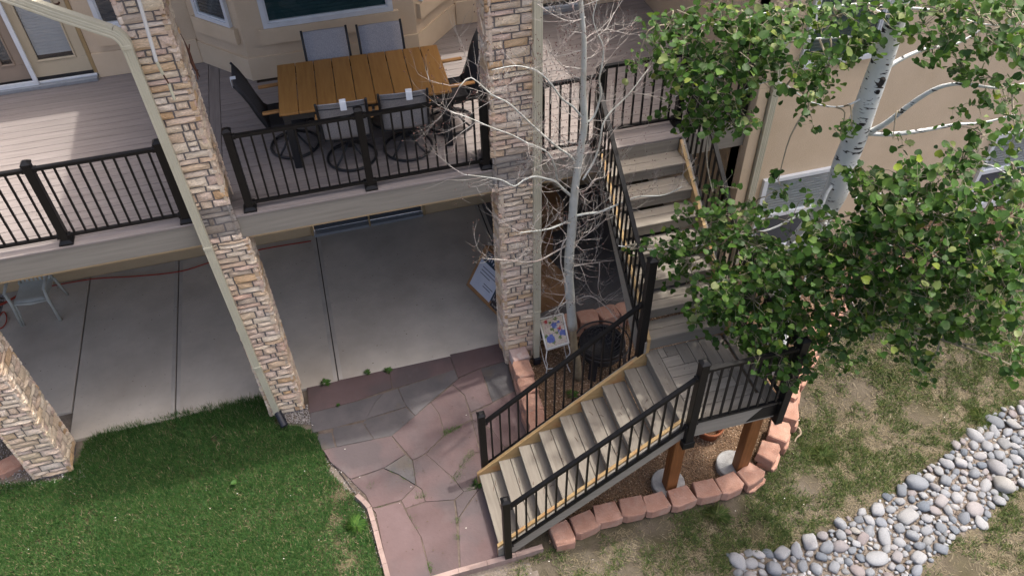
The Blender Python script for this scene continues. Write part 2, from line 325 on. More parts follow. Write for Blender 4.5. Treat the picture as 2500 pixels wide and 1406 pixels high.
def birch():
    m=mat('white_aspen_bark',(.62,.65,.64),(.75,.77,.75),scale=3,rough=.7,bump=.003,bscale=20,c4=(.38,.42,.43),s4=6,f4=(.55,.75))
    nt=m.node_tree;N=nt.nodes;L=nt.links;b=N['Principled BSDF'];src=b.inputs['Base Color'].links[0].from_socket
    tc=N.new('ShaderNodeTexCoord');mp=N.new('ShaderNodeMapping');mp.inputs['Scale'].default_value=(9,9,34);L.new(tc.outputs['Object'],mp.inputs[0])
    vo=N.new('ShaderNodeTexNoise');vo.inputs['Scale'].default_value=1;vo.inputs['Detail'].default_value=3;L.new(mp.outputs[0],vo.inputs[0])
    r=N.new('ShaderNodeMapRange');r.inputs[1].default_value=.60;r.inputs[2].default_value=.64;L.new(vo.outputs[0],r.inputs[0])
    mx=N.new('ShaderNodeMix');mx.data_type='RGBA';L.new(r.outputs[0],mx.inputs[0]);L.new(src,mx.inputs[6]);mx.inputs[7].default_value=(.025,.022,.025,1);L.new(mx.outputs[2],b.inputs['Base Color'])
    return m
M['birch']=birch()
M['scar']=mat('bark_scar',(.02,.018,.018),(.07,.06,.055),scale=20,rough=.95,bump=.01,bscale=40)
LEAF=[(0,(0.019,0.054,0.010)),(.3,(0.031,0.080,0.011)),(.55,(0.042,0.103,0.015)),(.78,(0.060,0.129,0.018)),(.90,(0.087,0.165,0.025)),(.96,(0.186,0.219,0.083)),(1,(0.174,0.237,0.017))]
M['leaf']=ramp_mat('aspen_leaf',LEAF,kind='isl',rough=.5,nvar=.18,nscale=20,bump=0,spec=.28,trans=.32)
M['leafo']=ramp_mat('aspen_leaf_single',LEAF,kind='obj',rough=.5,nvar=.18,nscale=20,bump=0,spec=.28,trans=.32)
M['grass']=ramp_mat('lawn_grass',[(0,(0.021,0.070,0.016)),(.35,(0.036,0.103,0.022)),(.65,(0.056,0.135,0.030)),(.9,(0.092,0.158,0.045)),(.97,(0.246,0.224,0.112)),(1,(0.431,0.309,0.224))],kind='isl',rough=.6,nvar=.3,nscale=2.2,bump=0,trans=.25,coord='Object')
M['dry']=ramp_mat('dry_grass',[(0,(0.166,0.138,0.083)),(.4,(0.222,0.188,0.121)),(.7,(0.132,0.111,0.061)),(1,(0.266,0.232,0.166))],kind='isl',rough=.8,nvar=.25,nscale=2,bump=0,trans=.15)
M['drygreen']=ramp_mat('patchy_green_grass',[(0,(0.036,0.065,0.014)),(.4,(0.054,0.089,0.022)),(.75,(0.086,0.116,0.032)),(1,(0.144,0.150,0.050))],kind='isl',rough=.7,nvar=.25,nscale=2,bump=0,trans=.2)
M['tuft']=ramp_mat('tuft_leaf',[(0,(0.060,0.102,0.025)),(.6,(0.102,0.153,0.043)),(1,(0.212,0.230,0.085))],kind='isl',rough=.7,bump=0,trans=.3)
M['weed']=ramp_mat('weed_leaf',[(0,(0.038,0.098,0.019)),(.5,(0.060,0.143,0.026)),(1,(0.112,0.195,0.038))],kind='isl',rough=.6,bump=0,trans=.2)
M['terracotta']=mat('terracotta',(0.252,0.084,0.036),(0.300,0.114,0.054),scale=8,rough=.85)
M['footing']=mat('footing_concrete',(0.315,0.315,0.307),(0.450,0.450,0.435),scale=7,rough=.9,bump=.004,c3=(0.255,0.247,0.232),s3=9,f3=(.5,.7))
M['paleft']=mat('pale_metal_enamel',(.62,.62,.60),(.70,.70,.68),scale=10,rough=.5)
M['bamboo']=mat('bamboo_pole',(.62,.64,.60),(.50,.46,.24),scale=3,rough=.6)
M['rust']=mat('rusty_iron',(.05,.022,.014),(.12,.05,.03),scale=25,rough=.85)
M['roofing']=mat('roof_shingle',(.14,.12,.10),(.22,.19,.16),scale=20,rough=.95)
M['rubber']=mat('black_corrugated_plastic',(.01,.012,.02),(.02,.022,.03),scale=20,rough=.5)

ZD=3.3
# ------------------------------------------------------------------ ground
lawn_px=[(-250,1200),(40,1178),(150,1168),(196,1120),(212,1075),(260,1052),(420,1012),(560,985),(668,962),(672,1035),(735,1040),(778,1062),(792,1110),(806,1150),(862,1206),(888,1245),(905,1300),(938,1406),(965,1520),(-400,1560)]
lawn_poly=[tuple(at(*p,0))[:2] for p in lawn_px]
bed_px=[(1290,850),(1300,820),(1420,775),(1560,745)]
BED=[(1.85,7.1),(1.9,5.4),(1.55,4.6),(1.45,4.35),(1.9,4.5),(3.0,4.42),(4.0,4.42),(4.35,4.65),(4.62,4.85),(4.85,5.1),(5.0,5.32),(5.35,5.72),(5.75,6.0),(6.25,6.3),(7.2,6.55),(11,6.6),(11,7.0),(4.7,7.0),(4.7,7.43),(1.9,7.43)]
rock_px=[(2560,960),(2500,985),(2440,1000),(2395,1040),(2330,1085),(2300,1120),(2235,1160),(2180,1200),(2110,1240),(2030,1290),(1965,1312),(1900,1350),(1860,1345),(1775,1352),(1800,1406),(1850,1500),(2180,1500),(2225,1410),(2245,1385),(2310,1340),(2330,1305),(2400,1275),(2440,1225),(2500,1185),(2580,1150)]
rock_poly=[tuple(atG(*p))[:2] for p in rock_px]
def grid(name,x0,x1,y0,y1,d,m,zf,kind='structure'):
    nx=int((x1-x0)/d)+1;ny=int((y1-y0)/d)+1
    X,Y=np.meshgrid(np.linspace(x0,x1,nx),np.linspace(y0,y1,ny)); Z=zf(X,Y)
    V=np.stack([X.ravel(),Y.ravel(),Z.ravel()],1); i=np.arange(nx*ny).reshape(ny,nx)
    F=np.stack([i[:-1,:-1].ravel(),i[:-1,1:].ravel(),i[1:,1:].ravel(),i[1:,:-1].ravel()],1)
    o=nptri(name,V,F,m,None,False,True); o['kind']=kind; return o
def gz(X,Y):
    x=X.ravel();y=Y.ravel()
    n=(vnoise(x,y,.35,1)-.5)*.03+(vnoise(x,y,.09,2)-.5)*.012
    fl=(x<1.6)|((y>7.4)&(x<4.6)); n=np.where(fl,n*.35-.012,n)
    z=terr_np(x,y)-.035+n; z=np.where((y>7.2)&(x<4.7),-.05,z)
    return z.reshape(X.shape)
o=grid('ground',-14,16,-6,10.6,.06,[M['lawnsoil'],M['drylawnsoil'],M['mulch'],M['soil']],gz)
me=o.data; nf=len(me.polygons); ce=np.zeros(nf*3,np.float32); me.polygons.foreach_get('center',ce); ce=ce.reshape(-1,3)
jx=ce[:,0]+(vnoise(ce[:,0],ce[:,1],.12,5)-.5)*.15; jy=ce[:,1]+(vnoise(ce[:,0],ce[:,1],.12,6)-.5)*.15
mi=np.full(nf,3); mi[jx>1.2]=1; mi[inpoly_np(jx,jy,lawn_poly)]=0; mi[inpoly_np(jx,jy,BED)]=2; mi[inpoly_np(jx,jy,rock_poly)]=3
me.polygons.foreach_set('material_index',mi.astype(np.int32))
far=MB();far.v=[(-80,-60,-.12),(90,-60,-.12),(90,60,-.12),(-80,60,-.12)];far.f=[(0,1,2,3)];far.m=[0]
far.build('terrain',M['drylawnsoil'])['kind']='structure'

# patio slab, one panel between each pair of joints
slab=bpy.data.objects.new('patio_slab',None);C.objects.link(slab);slab['kind']='structure'
xs=[-4.07,-2.745,-.59,1.8,4.69]
for i,(a,b) in enumerate(zip([-4.07,-2.745,-.60,2.11],[-2.745,-.60,2.11,4.69])):
    y0=7.40 if b>-3 else 7.40
    yb=10.56
    if i<3: yb=10.56
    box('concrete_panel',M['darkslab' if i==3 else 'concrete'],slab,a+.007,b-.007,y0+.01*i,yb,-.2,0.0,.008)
box('concrete_panel',M['concrete'],slab,-5.30,-4.085,7.9,10.56,-.2,-.003,.008)
for xj in (-2.745,-.60,2.11):
    for sgn in (-1,1): box('tooled_margin',M['tooled'],slab,xj+(.012 if sgn>0 else -.062),xj+(.062 if sgn>0 else -.012),7.44,10.54,-.01,.0012,.0008)
MB().quadbox(-4.05,4.68,7.45,10.55,-.2,-.022).build('joint_filler',M['joint'],slab)

# flagstone path
flags=bpy.data.objects.new('flagstone_path',None);C.objects.link(flags);flags['kind']='structure'
FL=[([(372,240),(880,124),(905,243),(680,325),(395,398)],0),
([(882,123),(1258,38),(1290,128),(1240,150),(935,240),(908,243)],0),([(1258,38),(1440,-4),(1575,-32),(1612,75),(1450,122),(1310,183),(1290,128)],0),
([(395,398),(680,325),(850,275),(800,330),(745,435),(540,490),(405,520)],1),([(850,275),(940,245),(990,360),(745,435),(800,330)],1),
([(940,245),(1290,128),(1312,185),(1270,220),(1140,330),(1045,415),(985,350)],1),([(745,435),(990,362),(1045,415),(900,540),(790,560),(720,455)],1),
([(540,490),(720,455),(790,560),(560,608),(535,520)],1),([(430,525),(530,515),(553,608),(470,625)],1),
([(1312,185),(1450,122),(1522,335),(1390,395),(1350,290),(1275,220)],0),([(1450,122),(1612,75),(1660,260),(1522,330)],1),
([(1140,332),(1275,222),(1350,290),(1392,435),(1230,525),(1190,400)],0),([(1045,415),(1140,332),(1190,400),(1228,530),(1110,650),(1030,690),(900,540)],0),
([(475,628),(555,610),(790,562),(900,540),(985,655),(860,735),(645,810),(520,700)],0),([(1110,652),(1228,535),(1392,440),(1450,640),(1420,640),(1330,720),(1275,795)],0),
([(1275,795),(1330,720),(1420,645),(1460,640),(1470,760),(1430,862),(1345,885)],0),([(1030,690),(1110,652),(1275,795),(1345,885),(1290,935),(1110,945),(1085,870),(1050,845)],0),
([(850,740),(985,655),(1030,690),(1050,845),(940,778)],1),([(645,812),(850,740),(940,780),(1050,848),(960,935),(830,975),(780,985),(735,900)],0),
([(960,940),(1050,848),(1085,870),(1108,945),(985,985)],0),([(780,988),(830,978),(955,945),(990,1010),(1080,1160),(1140,1406),(1150,1500),(900,1500),(880,1406),(800,1010)],0),
([(990,988),(1110,945),(1285,932),(1300,1050),(1318,1380),(1300,1480),(1155,1500),(1140,1380),(1080,1160),(1000,1030)],0),([(1290,935),(1345,885),(1440,865),(1310,1050)],0),
([(1310,1050),(1440,865),(1560,900),(1650,1100),(1640,1290),(1325,1375)],0),([(1522,335),(1660,262),(1740,520),(1600,610),(1560,560),(1520,500),(1400,440),(1392,400)],0),
([(1450,640),(1395,440),(1400,440),(1520,505),(1600,612),(1560,760),(1470,760)],0),([(1600,612),(1740,520),(1800,740),(1700,900),(1560,880),(1470,860),(1475,765),(1560,760)],0)]
for poly,g in FL:
    P=[at(600+.3955*x,850+.3955*y,0) for x,y in poly]; P=[Vector((p.x,p.y)) for p in P]
    c=sum(P,Vector((0,0)))/len(P); Q=[]
    for i,p in enumerate(P):   # subdivide edges, wobble, shrink for the joint
        q=P[(i+1)%len(P)]; L=(q-p).length; n=max(2,int(L/.10))
        for k in range(n):
            r=p.lerp(q,k/n); nv=noise.noise(Vector((r.x*5,r.y*5,3)))*.022; d=(r-c).normalized()
            Q.append(tuple(r-d*(.005+nv*.40)))
    z=.0+random.uniform(-.007,.009)
    MB().prism(Q,-.06,z,inset=.005,drop=.004).build('flagstone',M['flagg' if g else 'flag'],flags)

m=MB();m.v=[(p.x,p.y,-.011) for p in [at(*q) for q in ((748,946),(1238,834),(1262,900),(1300,1060),(1240,1180),(1230,1370),(1090,1400),(1090,1460),(955,1460),(925,1300),(905,1240),(862,1195),(800,1110),(752,1000))]];m.f=[tuple(range(len(m.v)))];m.m=[0];m.build('joint_sand',M['jsand'],flags)
# edging strips along lawn and path
def strip(pts,wd,h,parent,m,name='edging_strip'):
    for a,b in zip(pts[:-1],pts[1:]):
        a=Vector(a);b=Vector(b);d=(b-a).normalized()*.002
        MB().bar(a+d,b-d,wd,h).build(name,m,parent)
ed=thing('lawn_edging','curved pinkish concrete edging strip between lush lawn and flagstone path','garden edging')
strip([Vector((p.x,p.y,.0)) for p in [at(*q) for q in ((872,1212),(888,1226),(903,1243),(912,1275),(919,1300),(930,1345),(940,1380),(955,1440))]],.055,.10,ed,M['edging'])
ed2=thing('path_edging','straight pinkish concrete edging strip at the foot of the lower stairs','garden edging')
strip([Vector((p.x,p.y,.0)) for p in [at(*q) for q in ((1050,1418),(1120,1397),(1190,1378),(1260,1358),(1325,1338))]],.06,.10,ed2,M['edging'])

# ------------------------------------------------------------------ house
house=thing('house','tan stucco house with bay window, glazed doors and white framed windows behind the deck','house',(0,10.47,0))
house.location=(0,0,0)
def wallbox(*a,m='stucco',name='wall'): return box(name,M[m],house,*a,.004)
WY=10.47
wallbox(-12,-3.97,WY,WY+.3,ZD-.02,6.3); wallbox(-2.745,-1.45,WY,WY+.3,ZD-.02,6.3); wallbox(1.93,2.97,WY,WY+.3,ZD-.02,6.3); wallbox(3.8,4.7,WY,WY+.3,ZD-.02,6.3)
wallbox(-3.97,-2.745,WY,WY+.3,5.45,6.3);wallbox(2.97,3.8,WY,WY+.3,5.45,6.3)
# lower storey wall with the sliding door opening
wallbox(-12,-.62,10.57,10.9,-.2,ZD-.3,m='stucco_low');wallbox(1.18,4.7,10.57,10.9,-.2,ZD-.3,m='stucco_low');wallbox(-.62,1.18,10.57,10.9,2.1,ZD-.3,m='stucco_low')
# right wing
wallbox(4.7,5.0,7.06,10.8,-.3,6.3);wallbox(4.7,16,7.05,7.4,-.3,6.3)
# base bands and ledges
for a,b in ((-2.74,-1.46),(1.95,2.96),(3.81,4.68)): wallbox(a,b,WY-.03,WY-.001,ZD+.001,ZD+.33,m='stucco_band',name='base_band')
# bay
bay=[(-1.45,10.47),(-.83,9.80),(1.30,9.80),(1.93,10.47)]
m=MB();m.prism(bay+[(1.93,10.6),(-1.45,10.6)],ZD-.0,6.2);m.build('bay_wall',M['stucco'],house)
def ext(poly,d):
    out=[]
    n=len(poly)
    for i,p in enumerate(poly):
        if i==0: out.append((p[0]-d*.9,p[1]-.0))
        elif i==n-1: out.append((p[0]+d*.9,p[1]))
        else: out.append((p[0]+(-d*.45 if p[0]<0 else d*.45),p[1]-d))
    return out
m=MB();m.prism(ext(bay,.03)+[(1.9,10.465),(-1.42,10.465)],ZD+.002,ZD+.30);m.build('base_band',M['stucco_band'],house)
def window(A,B,z0,z1,parent,nrm,frame=.05,blind='blinddark',rail=None,lower=None,name='window',sill=None):
    """window on the vertical plane through A-B (xy), outward normal nrm; frame proud of the wall"""
    A=Vector((*A,0));B=Vector((*B,0));n=Vector((*nrm,0)).normalized();t=(B-A).normalized()
    def slab(a,b,za,zb,d0,d1,nm,mt,par):
        mb=MB();P=[]
        for d in (d0,d1):
            for s_,z_ in ((a,za),(b,za),(b,zb),(a,zb)):
                q=A+t*s_+n*d;P.append((q.x,q.y,z_))
        mb.v=P;mb.f=[(0,1,2,3),(7,6,5,4),(0,4,5,1),(1,5,6,2),(2,6,7,3),(3,7,4,0)];mb.m=[0]*6
        return mb.build(nm,M[mt],par)
    W=(B-A).length
    fr=slab(0,W,z0,z0+frame,.002,.05,name,'white',parent)
    slab(0,W,z1-frame,z1,.002,.05,'frame',M and 'white',fr);slab(0,frame,z0+frame,z1-frame,.002,.05,'frame','white',fr);slab(W-frame,W,z0+frame,z1-frame,.002,.05,'frame','white',fr)
    # inner sash bead
    for (a,b,c,d) in ((frame,W-frame,z0+frame,z0+frame+.022),(frame,frame+.022,z0+frame+.022,z1-frame),(W-frame-.022,W-frame,z0+frame+.022,z1-frame)):
        slab(a,b,c,d,.002,.035,'sash','white',fr)
    # blind: horizontal ribs
    mb=MB();zz=z0+frame; step=.045
    while zz<z1-frame:
        z2=min(zz+step,z1-frame)
        P=[]
        for s_,z_,d in ((frame,zz,.004),(W-frame,zz,.004),(W-frame,z2,.014),(frame,z2,.014)):
            q=A+t*s_+n*d;P.append((q.x,q.y,z_))
        k=len(mb.v);mb.v+=P;mb.f.append((k,k+1,k+2,k+3));mb.m.append(0);zz=z2
        k=len(mb.v)
        P=[]
        for s_,z_,d in ((frame,zz,.014),(W-frame,zz,.014),(W-frame,zz,.004),(frame,zz,.004)):
            q=A+t*s_+n*d;P.append((q.x,q.y,z_))
        mb.v+=P;mb.f.append((k,k+1,k+2,k+3));mb.m.append(0)
    mb.build('blind',M[blind],fr)
    slab(frame+.01,W-frame-.01,z0+frame+.005,z1-frame-.005,.022,.026,'pane','glass',fr)
    if rail:
        slab(frame,W-frame,rail-.03,rail+.03,.003,.048,'meeting_rail','white',fr)
        slab(frame+.02,W-frame-.02,z0+frame+.02,rail-.03,.028,.032,'insect_screen','screenmesh',fr)
    if sill:
        slab(-.07,W+.07,z0-sill,z0-.004,.001,.065,'sill_band','stucco_band',fr)
        slab(-.02,W+.02,z0-sill-.0,z0-sill*.0-.006,.0355,.042,'sill_band','stucco_band',fr) if 0 else None
    return fr
def lerp2(a,b,t): return (a[0]+(b[0]-a[0])*t,a[1]+(b[1]-a[1])*t)
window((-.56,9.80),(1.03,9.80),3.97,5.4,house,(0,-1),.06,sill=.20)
window(lerp2(bay[0],bay[1],.20),lerp2(bay[0],bay[1],.86),3.99,5.4,house,(-1,-.93),.05,blind='screenmesh',sill=.20)
window(lerp2(bay[2],bay[3],.12),lerp2(bay[2],bay[3],.80),3.99,5.4,house,(1,-.93),.05,blind='screenmesh',sill=.20)
window((-2.53,WY),(-1.75,WY),3.93,5.3,house,(0,-1),.055,blind='screenmesh',sill=.20)
# right wing windows
window((5.10,7.05),(6.06,7.05),3.96,5.3,house,(0,-1),.06,sill=None)
window((5.02,7.05),(6.20,7.05),1.22,2.45,house,(0,-1),.05,blind='blind',rail=1.84)
window((8.34,7.05),(9.55,7.05),1.22,2.45,house,(0,-1),.05,blind='blind',rail=1.84)
window((11.3,7.05),(12.5,7.05),1.22,2.45,house,(0,-1),.05,blind='blind',rail=1.84)
box('sill_band',M['paleft'],house,5.0,6.25,7.0,7.049,1.15,1.215)
box('sill_band',M['paleft'],house,8.3,9.6,7.0,7.049,1.15,1.215)
# corner trim of the wing
box('corner_trim',M['stucco_band'],house,4.665,4.80,7.012,7.16,-.2,6.3)
# patio doors on the deck level
def patio_door(x0,x1,full):
    d=box('patio_door',M['alu'],house,x0+.01,x1-.01,WY-.11,WY+.05,ZD+.001,ZD+.05)
    box('threshold_rail',M['white'],d,x0+.01,x1-.01,WY-.05,WY-.02,ZD+.0505,ZD+.075)
    box('jamb',M['jamb'],d,x1-.045,x1,WY-.012,WY+.06,ZD+.055,5.45); box('jamb',M['jamb'],d,x0,x0+.045,WY-.012,WY+.06,ZD+.055,5.45)
    def leaf(a,b,y,fm,bl,nm='door_leaf',st=.12):
        L=box(nm,M[fm],d,a,b,y,y+.045,ZD+.11,ZD+.11+.20)
        zt=5.42;z0=ZD+.31
        box('stile',M[fm],L,a,a+st,y,y+.045,z0+.001,zt);box('stile',M[fm],L,b-st,b,y,y+.045,z0+.001,zt)
        for q in ((a+st,b-st,z0+.002,z0+.026),(a+st,a+st+.024,z0+.027,zt),(b-st-.024,b-st,z0+.027,zt)): box('glazing_bead',M[fm],L,q[0]+.001,q[1]-.001,y-.014,y+.02,q[2],q[3],.006)
        box('dark_interior',M['darkint'],L,a+st+.001,b-st-.001,y+.0455,y+.055,z0,zt)
        mb=MB();zz=z0+.075
        mb.mi=0
        while zz<zt:
            mb.quadbox(a+st+.026,b-st-.026,y+.030,y+.034,zz,zz+.030);mb.quadbox(a+st+.026,b-st-.026,y+.034,y+.040,zz+.030,zz+.040);zz+=.04
        mb.build('blind',M[bl],L)
        box('pane',M['glass'],L,a+st+.025,b-st-.025,y+.015,y+.02,z0+.028,zt-.002,.0005)
        return L
    L=leaf(x1-.045-.71,x1-.05,WY+.0,'beige','blind')
    box('dark_gap',M['joint'],d,x0+.05,x1-.05,WY+.02,WY+.05,ZD+.052,ZD+.108)
    # lever handle
    h=MB().tube([(x1-.105,WY-.012,4.32),(x1-.105,WY-.05,4.32),(x1-.16,WY-.055,4.32),(x1-.20,WY-.05,4.315)],.012,8);h.build('handle',M['rust'],L)
    if full:
        leaf(x0+.05,x1-.045-.72,WY+.0,'beigedark','screenmesh')
        # sliding insect screen frame, white, in front of the left leaf
        s=box('screen_frame',M['white'],d,x0-.6,x1-.70,WY-.085,WY-.055,ZD+.052,ZD+.11)
        box('stile',M['white'],s,x1-.755,x1-.70,WY-.085,WY-.055,ZD+.111,5.42)
    return d
patio_door(-3.97,-2.745,True)
patio_door(2.97,3.8,False)
# wall continues left of the left door (dark screen leaf beyond the frame)
# sliding glass door below the deck
d=box('sliding_door',M['alu'],house,-.62,.27,10.49,10.62,.001,.05)
box('track',M['alu'],d,.30,1.17,10.50,10.62,.001,.045);box('jamb',M['jamb'],d,-.66,-.621,10.53,10.6,0.002,2.1);box('jamb',M['jamb'],d,1.18,1.22,10.53,10.6,.002,2.1);box('jamb',M['jamb'],d,.271,.299,10.50,10.6,.002,2.1)
box('pane',M['screenmesh'],d,-.60,1.16,10.61,10.62,.055,2.08)
# roof: main eave, porch roof on the columns, wing roof (above the frame)
def roofprism(x0,x1,y0,y1,z,rise,axis):
    m=MB()
    if axis=='y': m.prism([(x0,z),(x1,z),(x1,z+.18),((x0+x1)/2,z+rise),(x0,z+.18)],y0,y1,ax='y')
    else: m.prism([(y0,z),(y1,z),(y1,z+rise),(y0,z+.18)],x0,x1,ax='x')
    return m.build('roof',M['roofing'],house)
roofprism(-12,4.2,9.85,13,6.3,.9,'x');roofprism(-1.82,2.48,6.72,9.84,6.31,1.0,'y');roofprism(4.25,16,6.6,12,6.33,.9,'x')

# ------------------------------------------------------------------ deck
deck=thing('deck','raised taupe composite board deck with pale fascia over the concrete patio','deck')
bw=.1385; y=7.225; rows=[]
FY=7.08
box('border_board',M['deck'],deck,-8,-1.30,FY,FY+.138,ZD-.026,ZD,.004);box('border_board',M['deck'],deck,-1.295,2.80,FY,FY+.138,ZD-.026,ZD,.004);box('border_board',M['deck'],deck,2.805,4.68,FY,FY+.138,ZD-.026,ZD,.004)
BX=[(-1.392,-1.262)]
r=0
while y<10.45:
    y1=min(y+bw-.006,10.46)
    segs=[(-8,-1.397),(-1.257,4.69)]
    for a,b in segs:
        if a==-8: parts=[(-8,-4.6 if r%2 else -6.1),(-4.596 if r%2 else -6.096,b)]
        else: parts=[(a,b)]
        for p in parts:
            if y1>9.8 and p[0]>-1.5: # cut for bay
                t=max(0,(y-9.84)/.67); xl=-.80-.62*t; xr=1.27+.63*t
                if xl-.0>p[0]+.05: box('deck_board',M['deck'],deck,p[0],xl,y,y1,ZD-.025,ZD-.002,.003)
                box('deck_board',M['deck'],deck,xr-.15,p[1],y,y1,ZD-.025,ZD-.002,.003)
            else: box('deck_board',M['deck'],deck,p[0],p[1],y,y1,ZD-.025,ZD-.002,.003)
    y+=bw;r+=1
box('breaker_board',M['deckx'],deck,*BX[0],FY+.145,10.44,ZD-.025,ZD-.0005,.003)
box('fascia',M['fascia'],deck,-8,-1.35,FY+.012,FY+.035,ZD-.30,ZD-.027,.002);box('fascia',M['fascia'],deck,-1.349,1.9,FY+.012,FY+.035,ZD-.30,ZD-.027,.002);box('fascia',M['fascia'],deck,1.901,2.87,FY+.012,FY+.035,ZD-.30,ZD-.027,.002);box('fascia',M['fascia'],deck,3.84,4.66,FY+.012,FY+.035,ZD-.30,ZD-.027,.002)
box('fascia',M['fascia'],deck,2.871,3.839,FY+.04,FY+.06,ZD-.30,ZD-.027,.002)
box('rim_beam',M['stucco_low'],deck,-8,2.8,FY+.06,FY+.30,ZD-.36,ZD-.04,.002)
MB().quadbox(-8,4.66,FY+.31,10.46,ZD-.06,ZD-.03).build('subfloor',M['dark_under'],deck)
for x in np.arange(-7.9,4.6,.41): MB().quadbox(x,x+.04,FY+.31,10.45,ZD-.28,ZD-.061).build('joist',M['dark_under'],deck)

# ------------------------------------------------------------------ railings
baluster_meshes={}
def post(parent,x,y,z0,z1,w=.078,base=True):
    p=MB().cbox(x-w/2,x+w/2,y-w/2,y+w/2,z0,z1,.004).build('post',M['black'],parent)
    c=MB();n=.05;k=w/2+.006
    c.cbox(x-k,x+k,y-k,y+k,z1,z1+.018,.003)
    b=len(c.v);c.v+=[(x-k+.003,y-k+.003,z1+.018),(x+k-.003,y-k+.003,z1+.018),(x+k-.003,y+k-.003,z1+.018),(x-k+.003,y+k-.003,z1+.018),(x-.018,y-.018,z1+.042),(x+.018,y-.018,z1+.042),(x+.018,y+.018,z1+.042),(x-.018,y+.018,z1+.042)]
    c.f+=[(b,b+1,b+5,b+4),(b+1,b+2,b+6,b+5),(b+2,b+3,b+7,b+6),(b+3,b,b+4,b+7),(b+4,b+5,b+6,b+7)];c.m+=[0]*5
    c.build('post_cap',M['black'],p)
    if base:
        s=MB();k=w/2+.028;j=w/2+.004
        s.cbox(x-k,x+k,y-k,y+k,z0,z0+.022,.002)
        b=len(s.v);s.v+=[(x-k,y-k,z0+.022),(x+k,y-k,z0+.022),(x+k,y+k,z0+.022),(x-k,y+k,z0+.022),(x-j,y-j,z0+.05),(x+j,y-j,z0+.05),(x+j,y+j,z0+.05),(x-j,y+j,z0+.05)]
        s.f+=[(b,b+1,b+5,b+4),(b+1,b+2,b+6,b+5),(b+2,b+3,b+7,b+6),(b+3,b,b+4,b+7),(b+4,b+5,b+6,b+7)];s.m+=[0]*5
        s.build('post_base',M['black'],p)
    return p
def panel(parent,p,q,zb0,zt0,zb1,zt1,sp=.108,r=.0095):
    """rail panel from p to q (xy); bottom/top rail heights at each end"""
    p=Vector(p);q=Vector(q);d=(q-p);L=d.length;d.normalize()
    a=p+d*.04;b=q-d*.04
    MB().bar((a.x,a.y,zt0),(b.x,b.y,zt1),.045,.034).build('top_rail',M['black'],parent)
    MB().bar((a.x,a.y,zb0),(b.x,b.y,zb1),.032,.030).build('bottom_rail',M['black'],parent)
    n=max(1,int(round(L/sp)))
    for i in range(1,n):
        t=i/n;c=p.lerp(q,t);z0=zb0+(zb1-zb0)*t+.014;z1=zt0+(zt1-zt0)*t-.016
        key=(round(z1-z0,3),r)
        if key not in baluster_meshes: baluster_meshes[key]=MB().quadbox(-r,r,-r,r,0,z1-z0).mesh('baluster',M['black'])
        o=link(bpy.data.objects.new('baluster',baluster_meshes[key]),parent);o.location=(c.x,c.y,z0)
    for e,zz in ((a,(zb0,zt0)),(b,(zb1,zt1))):
        for z in zz: MB().cbox(e.x-.028,e.x+.028,e.y-.028,e.y+.028,z-.025,z+.023,.004).build('bracket',M['black'],parent)
PY=7.16;HB=ZD+.085;HT=ZD+.895;HP=ZD+.955
rl=thing('deck_railing','black metal deck railing left of the first stone column','railing')
for x in (-5.2,-4.0,-2.80,-1.63): post(rl,x,PY,ZD+.001,HP)
for a,b in ((-5.2,-4.0),(-4.0,-2.80),(-2.80,-1.63)): panel(rl,(a,PY),(b,PY),HB,HT,HB,HT)
rc=thing('deck_railing','black metal deck railing in front of the dining table between the stone columns','railing')
for x in (-.99,.28,1.55): post(rc,x,PY,ZD+.001,HP)
for a,b in ((-.99,.28),(.28,1.55)): panel(rc,(a,PY),(b,PY),HB,HT,HB,HT)
rr=thing('deck_railing','short black metal deck railing between the second column and the stairs','railing')
for x in (2.17,2.83): post(rr,x,PY,ZD+.001,HP)
panel(rr,(2.17,PY),(2.83,PY),HB,HT,HB,HT)
rg=thing('stair_gate_railing','black metal railing section closing the deck behind the top step','railing')
GY=7.33
panel(rg,(2.85,GY),(3.87,GY),HB,HT,HB,HT);post(rg,3.88,GY,ZD+.001,HP)
rq=thing('deck_railing','black metal deck railing between the stair top and the wing corner','railing')
post(rq,4.60,PY,ZD+.001,HP);post(rq,3.95,PY,ZD+.001,HP);panel(rq,(3.95,PY),(4.60,PY),HB,HT,HB,HT)

# ------------------------------------------------------------------ stairs
RISE=.1983;RUN=.247;SX=.874;SY1=5.327;SY0=4.397
low=thing('lower_stairs','lower flight of taupe composite stairs with yellow timber stringers','stairs')
for i in range(8):
    x=SX+i*RUN;z=RISE*(i+1)
    tb=box('tread_board',M['stepx'],low,x,x+.136,SY0+.002,SY1-.002,z-.026,z,.004)
    box('tread_board',M['stepx'],low,x+.142,x+.278,SY0+.002,SY1-.002,z-.026,z-.001,.004)
    box('riser',M['stepx'],low,x+.02,x+.036,SY0+.003,SY1-.003,z-RISE+.045 if i else 0.005,z-.027,.002)
x=SX+8*RUN
box('riser',M['stepx'],low,x+.02,x+.036,SY0+.003,SY1-.003,8*RISE-.0,9*RISE-.027,.002)
def stringer_poly(y0,y1,m,name,parent,dz_top,dz_bot,x_in=0,xend=None):
    s=RISE/RUN; xe=xend or (SX+8*RUN+.02); zf=lambda x:(x-SX)*s+RISE
    P=[(SX-.02,0.005),(SX-.02,zf(SX-.02)+dz_top),(xe,zf(xe)+dz_top if zf(xe)+dz_top<9*RISE+.03 else 9*RISE+.03),(xe,zf(xe)-dz_bot)]
    xb=SX+(dz_bot-RISE)/s
    P+= [(xb,0.005)] if xb>SX else []
    return MB().prism(P,y0,y1,ax='y').build(name,M[m],parent)
for (a,b) in ((SY0-.036,SY0),(SY1,SY1+.036)): stringer_poly(a,b,'raw','stringer',low,.035,.27)
